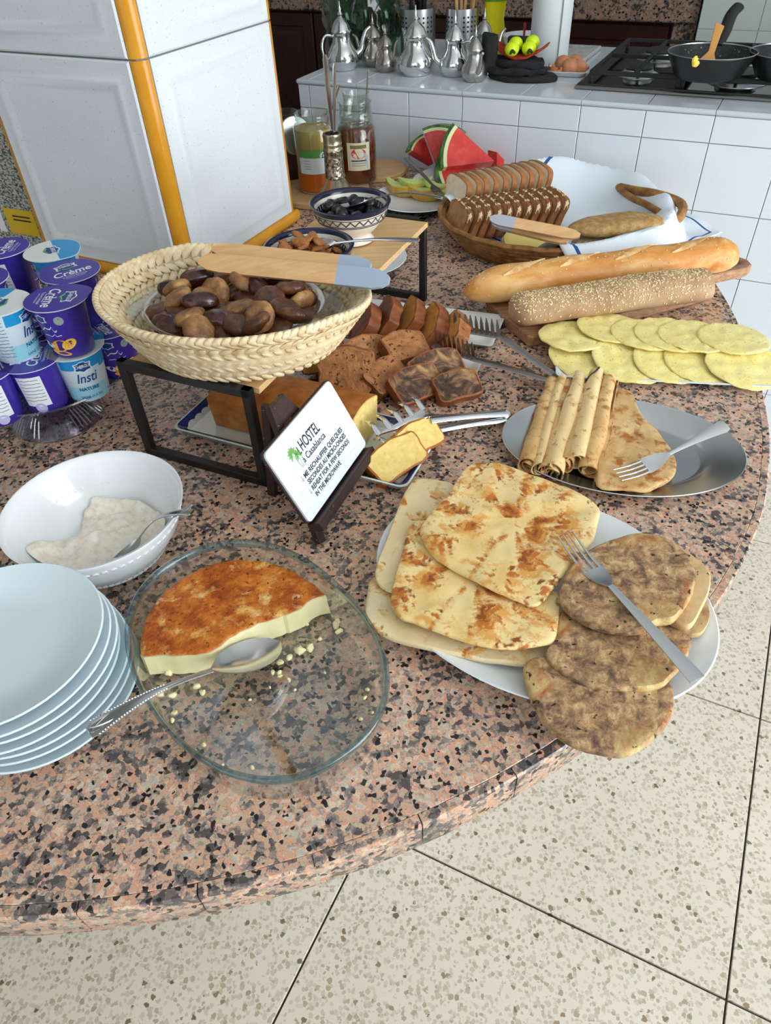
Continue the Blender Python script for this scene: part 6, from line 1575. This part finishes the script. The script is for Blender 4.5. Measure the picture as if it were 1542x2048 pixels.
teapot(kp(908, 150), .88, MIR, 2.9, 'polished teapot with its spout to the left, right of the largest one', handle=True)
teapot(kp(965, 128), .80, BRU, .4, 'brushed pewter teapot behind the two right-hand teapots')
teapot(kp(948, 161), .74, BRU, -1.4, 'short pewter teapot with its handle towards the viewer at the counter edge', spout=True)
# utensil holders
def holder(p, r_, h, label, cat, kind):
    o = thing('utensil_holder', p, label, cat); p = Vector(p)
    mk('cylinder', lathe([(0, .001), (r_, .001), (r_, h), (r_ - .0015, h), (r_ - .0015, .003), (0, .003)], 48, p), SATIN, o, ang=50)
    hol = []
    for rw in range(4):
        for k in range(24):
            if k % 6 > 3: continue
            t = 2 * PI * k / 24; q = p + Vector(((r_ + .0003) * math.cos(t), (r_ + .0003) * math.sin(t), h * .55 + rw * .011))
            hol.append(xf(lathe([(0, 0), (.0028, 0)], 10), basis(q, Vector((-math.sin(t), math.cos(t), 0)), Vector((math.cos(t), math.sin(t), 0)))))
    tag(mk('hole_shade_discs', join(*hol), mat('painted hole shade', (.01, .01, .01), .8), o, smooth=False), kind='stuff')  # flat black discs paint the dark of the holes; the cylinder is not pierced
    return o
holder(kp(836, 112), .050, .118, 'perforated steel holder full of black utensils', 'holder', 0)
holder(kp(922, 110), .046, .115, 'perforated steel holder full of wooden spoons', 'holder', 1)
WSP = wood('wooden spoon', [(.3, s2l(184, 142, 92)), (.7, s2l(206, 168, 120))], 10, (1, 6, 6), .6, .05)
rnd = random.Random(2)
for k in range(6):
    p = kp(836, 112) + Vector((rnd.uniform(-.02, .02), rnd.uniform(-.02, .02), .006)); q = p + Vector((rnd.uniform(-.045, .045), rnd.uniform(-.02, .03), .24 + .03 * (k % 3)))
    o = mk('black_utensil', tube([p, p.lerp(q, .55), p.lerp(q, .7), q], [.006, .006, .016, .018], 8, ry=[.005, .005, .004, .003]), BLACKP); tag(o, 'black nylon utensil in the left steel holder', 'utensil', 'black utensils in the steel holder')
for k in range(7):
    p = kp(922, 110) + Vector((rnd.uniform(-.018, .018), rnd.uniform(-.018, .018), .006)); q = p + Vector((rnd.uniform(-.06, .06), rnd.uniform(-.02, .03), .21 + .03 * (k % 3)))
    o = mk('wooden_spoon', tube([p, p.lerp(q, .6), p.lerp(q, .8), q], [.005, .005, .009, .011], 8, ry=[.005, .005, .006, .005]), WSP); tag(o, 'pale wooden spoon in the right steel holder', 'utensil', 'wooden spoons in the steel holder')
# yellow squeeze bottle
YP = kp(985, 108)
yb = thing('detergent_bottle', YP, 'bright yellow plastic bottle with green print behind the pewter teapots', 'bottle')
YEL_ = mat('bright yellow plastic', s2l(226, 214, 10), .25)
mk('bottle', lathe([(0, .001), (.030, .001), (.033, .006), (.034, .05), (.027, .085), (.031, .12), (.034, .16), (.028, .20), (.012, .23), (.012, .25), (0, .25)], 36, YP, 1.0, .7), YEL_, yb)
mk('print', lathe([(.0345, .128), (.0352, .148)], 36, YP, 1.0, .72), mat('green bottle print', s2l(96, 150, 30), .4), yb)
# green plastic wrapped water bottles
GP = kp(728, 112)
gb = thing('bottle_pack', GP, 'green plastic wrapped pack of water bottles behind the teapots', 'bottle pack')
GRB = glass('green plastic film', (.62, .80, .70), .9, .08)
GRB2 = glass('dark green plastic', (.38, .60, .48), .8, .08)
for k, (dx, dy) in enumerate(((-.055, 0), (.0, .03), (.058, 0))):
    q = GP + Vector((dx, dy, .0))
    mk('bottle', lathe([(0, .002), (.030, .002), (.038, .008), (.0385, .05), (.036, .055), (.0385, .06), (.0385, .11), (.036, .116), (.0385, .122), (.036, .16), (.024, .20), (.012, .22), (.012, .245), (0, .245)], 28, q), GRB2, gb)
rings = []
for i in range(15):
    z = .002 + .26 * i / 14; ring = []
    for k in range(40):
        t = 2 * PI * k / 40; a = 1.0 + .10 * noise.noise(Vector((math.cos(t) * 3, math.sin(t) * 3, z * 25))) + .04 * math.sin(9 * t + z * 60)
        w_ = 1 if z < .2 else 1 - (z - .2) * 3
        ring.append(GP + Vector((.110 * a * w_ * math.cos(t), .075 * a * w_ * math.sin(t) + .01, z)))
    rings.append(ring)
mk('plastic_film', grid(rings), GRB, gb, ang=20)
# white bowl with spoons, paper roll, mitts, eggs
bc_ = kp(1046, 112)
o = mk('white_bowl', lathe([(0, .002), (.03, .002), (.031, 0), (.036, 0), (.05, .018), (.061, .048), (.063, .052), (.060, .051), (.047, .02), (.03, .007), (0, .006)], 44, bc_), PORC); tag(o, 'white bowl with two spoons behind the black oven mitts', 'bowl')
o = mk('red_spoon', tube([bc_ + Vector((.0, .01, .015)), bc_ + Vector((-.002, -.0, .055)), bc_ + Vector((-.003, -.005, .078))], [.006, .007, .011], 8, ry=[.003, .003, .004]), mat('red silicone', s2l(176, 32, 34), .4)); tag(o, 'red silicone spoon standing in the white bowl', 'spoon')
o = mk('teaspoon', tube([bc_ + Vector((.01, .01, .015)), bc_ + Vector((.045, .0, .07)), bc_ + Vector((.058, -.005, .092))], [.004, .005, .007], 8, ry=.0015), SATIN); tag(o, 'steel spoon handle leaning out of the white bowl', 'spoon')
rc = kp(1094, 128)
pr_ = thing('paper_roll', rc, 'tall white kitchen paper roll on the tiled counter', 'paper roll')
mk('roll', lathe([(.019, .001), (.050, .001), (.0515, .003), (.0515, .236), (.05, .238), (.019, .238)], 44, rc), mat('white paper', s2l(226, 232, 232), .85), pr_)
mk('core', lathe([(.019, 0), (.0175, 0), (.0175, .239), (.019, .239)], 24, rc), mat('grey card core', s2l(150, 140, 124), .9), pr_)
mk('loose_sheet', grid([[rc + Vector(((.0522 + .0005 * i) * math.cos(t), (.0522 + .0005 * i) * math.sin(t), z)) for z in (.004, .12, .235)] for i, t in enumerate([-.2 - .1 * j for j in range(12)])], False), mat('white paper', s2l(226, 232, 232), .85), pr_)
mtc = kp(1035, 158)
CLB = nmat('black cotton cloth', [(.3, (.008, .008, .009)), (.7, (.022, .021, .022))], 40, rough=.9, bump=(300, .5, .002, 2))
def mitt(c, a, b, h, rz, label, seed):
    out = [(a * (1 + .18 * noise.noise(Vector((math.cos(t), math.sin(t), seed)))) * math.cos(t), b * (1 + .2 * noise.noise(Vector((math.cos(t) * 1.5, math.sin(t) * 1.5, seed + 5)))) * math.sin(t)) for t in [2 * PI * i / 36 for i in range(36)]]
    sh = disc(out, lambda x, y: 0, h, 8, bump=.006, bscale=40, seed=seed)
    o = mk('oven_mitt', xf(sh, TR(c, rz=rz)), CLB); return tag(o, label, 'oven mitt', 'black oven mitts')
mitt(mtc + Vector((.015, .0, 0)), .090, .05, .012, RZ, 'flat black oven mitt at the bottom of the pile', 1)
mitt(mtc + Vector((-.005, .012, .0125)), .080, .045, .014, RZ + .1, 'black oven mitt second from the bottom of the pile', 2)
mitt(mtc + Vector((.0, .018, .027)), .074, .042, .016, RZ - .1, 'black oven mitt directly under the red cloth', 3)
o = mk('red_cloth', xf(disc(ell2(0, 0, .072, .036, 32), lambda x, y: .03 * (abs(x) / .07) ** 2, .006, 7, bump=.004, bscale=60, seed=4), TR(mtc + Vector((.008, .020, .0435)), rz=RZ)), nmat('orange red cloth', [(.3, s2l(120, 30, 16)), (.7, s2l(190, 62, 32))], 60, rough=.8)); tag(o, 'orange red cloth lying on the black oven mitts', 'cloth')
mitt(mtc + Vector((-.072, .03, .02)), .022, .018, .075, RZ, 'black folded mitt standing at the left of the pile', 7)
o = mk('black_box', xf(box(0, 0, 0, .052, .02, .04, .002), TR(mtc + Vector((.005, .052, .045)), rz=RZ)), BLACKP); tag(o, 'small black box behind the neon yellow balls', 'box')
NEON = mat('neon yellow', s2l(214, 240, 12), .4); NEOD = mat('dark green stem', s2l(30, 50, 10), .6)
for k, (dx, dy, dz) in enumerate(((-.019, .006, 0), (.024, .004, 0), (-.006, .030, .006), (.036, .028, .008))):
    q = mtc + Vector((dx, dy, .0655 + dz)); nb = thing('neon_ball', q, 'neon yellow ball, %s on the red cloth' % ['front left', 'front right', 'back left', 'back right'][k], 'ball', 'neon yellow balls')
    mk('ball', xf(ellipsoid(.0185, .0175, .0165, 16, 12), TR(q)), NEON, nb)
    if k < 2: mk('stem', tube(spline([q + Vector((-.006, -.016, -.008)), q + Vector((-.002, -.0185, .0)), q + Vector((.005, -.0175, -.006))], 4), .003, 6), NEOD, nb)
ec = kp(1137, 150)
et = thing('egg_tray', ec, 'white foam tray of broken brown eggshells', 'tray')
rings = []
for ins, z in ((.012, 0), (.002, .010), (0, .0115), (.002, .0125), (.014, .003)): rings.append([(x, y, z) for x, y in rrect(.098 - 2 * ins, .066 - 2 * ins, .012, 4)])
mk('tray', xf(grid(rings), TR(ec, rz=RZ + .1)), mat('white foam', s2l(228, 232, 236), .6), et)
EGG = nmat('brown eggshell', [(.3, s2l(186, 118, 80)), (.7, s2l(212, 148, 108))], 60, rough=.5)
EGI = mat('eggshell lining', s2l(236, 218, 204), .6)
for k, (dx, dy, dz, broke) in enumerate(((-.030, .006, .016, 1), (.0, -.006, .018, 0), (.028, -.004, .018, 1), (-.014, .018, .020, 0), (.016, .018, .020, 1))):
    q = ec + Vector((dx, dy, dz))
    eg = thing('eggshell', q, 'brown eggshell, %s in the foam tray' % ['leftmost and broken open', 'whole at the front', 'cracked at the right', 'back left', 'back right with a white tear'][k], 'eggshell', 'eggshells in the foam tray')
    sh = ellipsoid(.024, .0215, .0205, 18, 12); M = TR(q, rz=.4 * k, ry=.3 * k)
    if broke:
        keep = [f_ for f_ in sh[1] if not (sum(sh[0][i].z for i in f_) / len(f_) > .006 + .004 * math.sin(5 * math.atan2(sum(sh[0][i].y for i in f_), sum(sh[0][i].x for i in f_))))]
        mk('shell', xf((sh[0], keep), M), EGG, eg); mk('lining', xf(([v_ * .95 for v_ in sh[0]], keep), M), EGI, eg)
    else: mk('shell', xf(sh, M), EGG, eg)
mb = nmat('pale marbled board', [(.35, s2l(150, 148, 146)), (.5, s2l(202, 204, 204)), (.65, s2l(216, 218, 218))], 30, rough=.3, detail=6, dist=1.5)
bc3 = R(2.34, -.60)
o = mk('serving_slab', xf(box(0, 0, 0, .16, .20, .010, .002), TR((bc3.x, bc3.y, KT + .0006), rz=RZ)), mb); tag(o, 'pale marbled board behind the eggshell tray', 'board')
# ================================================================== gas hob with pans
HA0, HA1, HB0, HB1 = 1.965, 2.44, -.47, .22
hb = thing('gas_hob', R((HA0 + HA1) / 2, (HB0 + HB1) / 2, KT), 'black glass gas hob with cast iron grates', 'hob')
GLS = mat('black hob glass', (.010, .008, .009), .08)
mk('hob_plate', prism([R(HA0 + .006, HB0 + .006), R(HA0 + .006, HB1 - .006), R(HA1 - .006, HB1 - .006), R(HA1 - .006, HB0 + .006)], KT + .004, KT + .013, .001), GLS, hb, smooth=False)
mk('steel_edge', prism([R(HA0, HB0), R(HA0, HB1), R(HA1, HB1), R(HA1, HB0)], KT + .0005, KT + .0085, .002), mat('grey hob edge', (.22, .21, .20), .35, 1), hb, smooth=False)
for (a, b_, r_) in ((2.09, -.345, .034), (2.30, -.33, .042), (2.08, -.115, .046), (2.30, -.10, .034), (2.10, .09, .03)):
    q = R(a, b_, KT + .013)
    bn = mk('burner_ring', lathe([(0, .0), (r_ * 1.5, .0), (r_ * 1.5, .001), (r_ * 1.05, .008), (r_, .014), (0, .014)], 32, q), SATIN, hb)
    mk('burner_cap', lathe([(0, .014), (r_ * .95, .014), (r_, .017), (r_ * .9, .021), (0, .021)], 32, q), mat('burner enamel', (.02, .02, .02), .5), bn)
IRON = mat('cast iron', (.012, .012, .012), .6)
for (b0, b1) in ((HB0 + .03, -.235), (-.225, .0), (.01, HB1 - .02)):
    gz = KT + .032; sh = []
    for a in (HA0 + .03, 2.2, HA1 - .03): sh.append(bar(R(a, b0, gz), R(a, b1, gz), .009, .009, (0, 0, 1)))
    for b_ in (b0, (b0 + b1) / 2, b1): sh.append(bar(R(HA0 + .03, b_, gz), R(HA1 - .03, b_, gz), .009, .009, (0, 0, 1)))
    for a in (HA0 + .03, HA1 - .03):
        for b_ in (b0, b1): sh.append(bar(R(a, b_, KT + .012), R(a, b_, gz), .009, .009, D1))
    mk('grate', join(*sh), IRON, hb, smooth=False)
def pan(c, r_, label, hd, spot=True):
    c = Vector(c); o = thing('frying_pan', c, label, 'frying pan')
    mk('pan_body', lathe([(0, .001), (r_ * .70, .001), (r_ * .76, .006), (r_ * .98, .046), (r_, .049), (r_ * .995, .0505)], 48, c), mat('pan enamel', (.010, .010, .011), .35), o, ang=50)
    mk('pan_inside', lathe([(r_ * .985, .0495), (r_ * .965, .046), (r_ * .74, .009), (r_ * .68, .005), (0, .0045)], 48, c), nmat('non-stick coating', [(.4, (.016, .017, .018)), (.6, (.03, .032, .033))], 160, rough=.4, over=[(170, .69, .73, s2l(150, 150, 140), 1)]), o, ang=50)
    mk('pan_rim', lathe([(r_ * .995, .0505), (r_ * .985, .0515), (r_ * .98, .0495)], 48, c), SATIN, o)
    if hd:
        d = Vector(hd); s = c + Vector((d.x, d.y, 0)).normalized() * r_ * .97 + Vector((0, 0, .044)); L_ = .115
        P = spline([s, s + d * .3 * L_, s + d * .75 * L_, s + d * L_ + Vector((.01, 0, -.003))], 5)
        mk('handle', tube(P, [.008 + .006 * min(1, i / 6) for i in range(len(P))], 10, ry=[.007 + .002 * min(1, i / 6) for i in range(len(P))]), BLACKP, o)
    return o
pc = kt(1415, 148, .046) 
PC = Vector((pc.x + .004, pc.y + .012, KT + .0375))
pan(PC, .096, 'black frying pan with a wooden spatula on the gas hob', (.42, .70, .58))
pc2 = kt(1575, 150, .046); pan(Vector((pc2.x + .01, pc2.y + .012, KT + .0375)), .095, 'second black pan cut off at the right edge of the hob', None)
s0 = PC + Vector((-.018, -.03, .014)); s1 = PC + Vector((.022, .045, .092))
sp_ = thing('wooden_spatula', s0, 'light wooden spatula standing in the frying pan', 'spatula')
M = basis(s0, s1 - s0, (0, -1, .4)); L_ = (s1 - s0).length
mk('spatula', xf(strip([(0, 0, .020, 0), (.025, 0, .021, 0), (.042, 0, .011, 0), (.05, 0, .007, 0), (L_ - .02, 0, .009, 0), (L_, 0, .011, 0)], .005, 5), M), mat('oiled wood', s2l(196, 142, 72), .5), sp_)
o = mk('scrambled_egg', xf(lump(ellipsoid(.007, .004, .009, 10, 8), .005, 150, 2), TR(PC + Vector((-.062, -.074, .046)))), mat('egg yellow', s2l(240, 204, 70), .5)); tag(o, 'bit of scrambled egg stuck on the pan rim', 'egg')
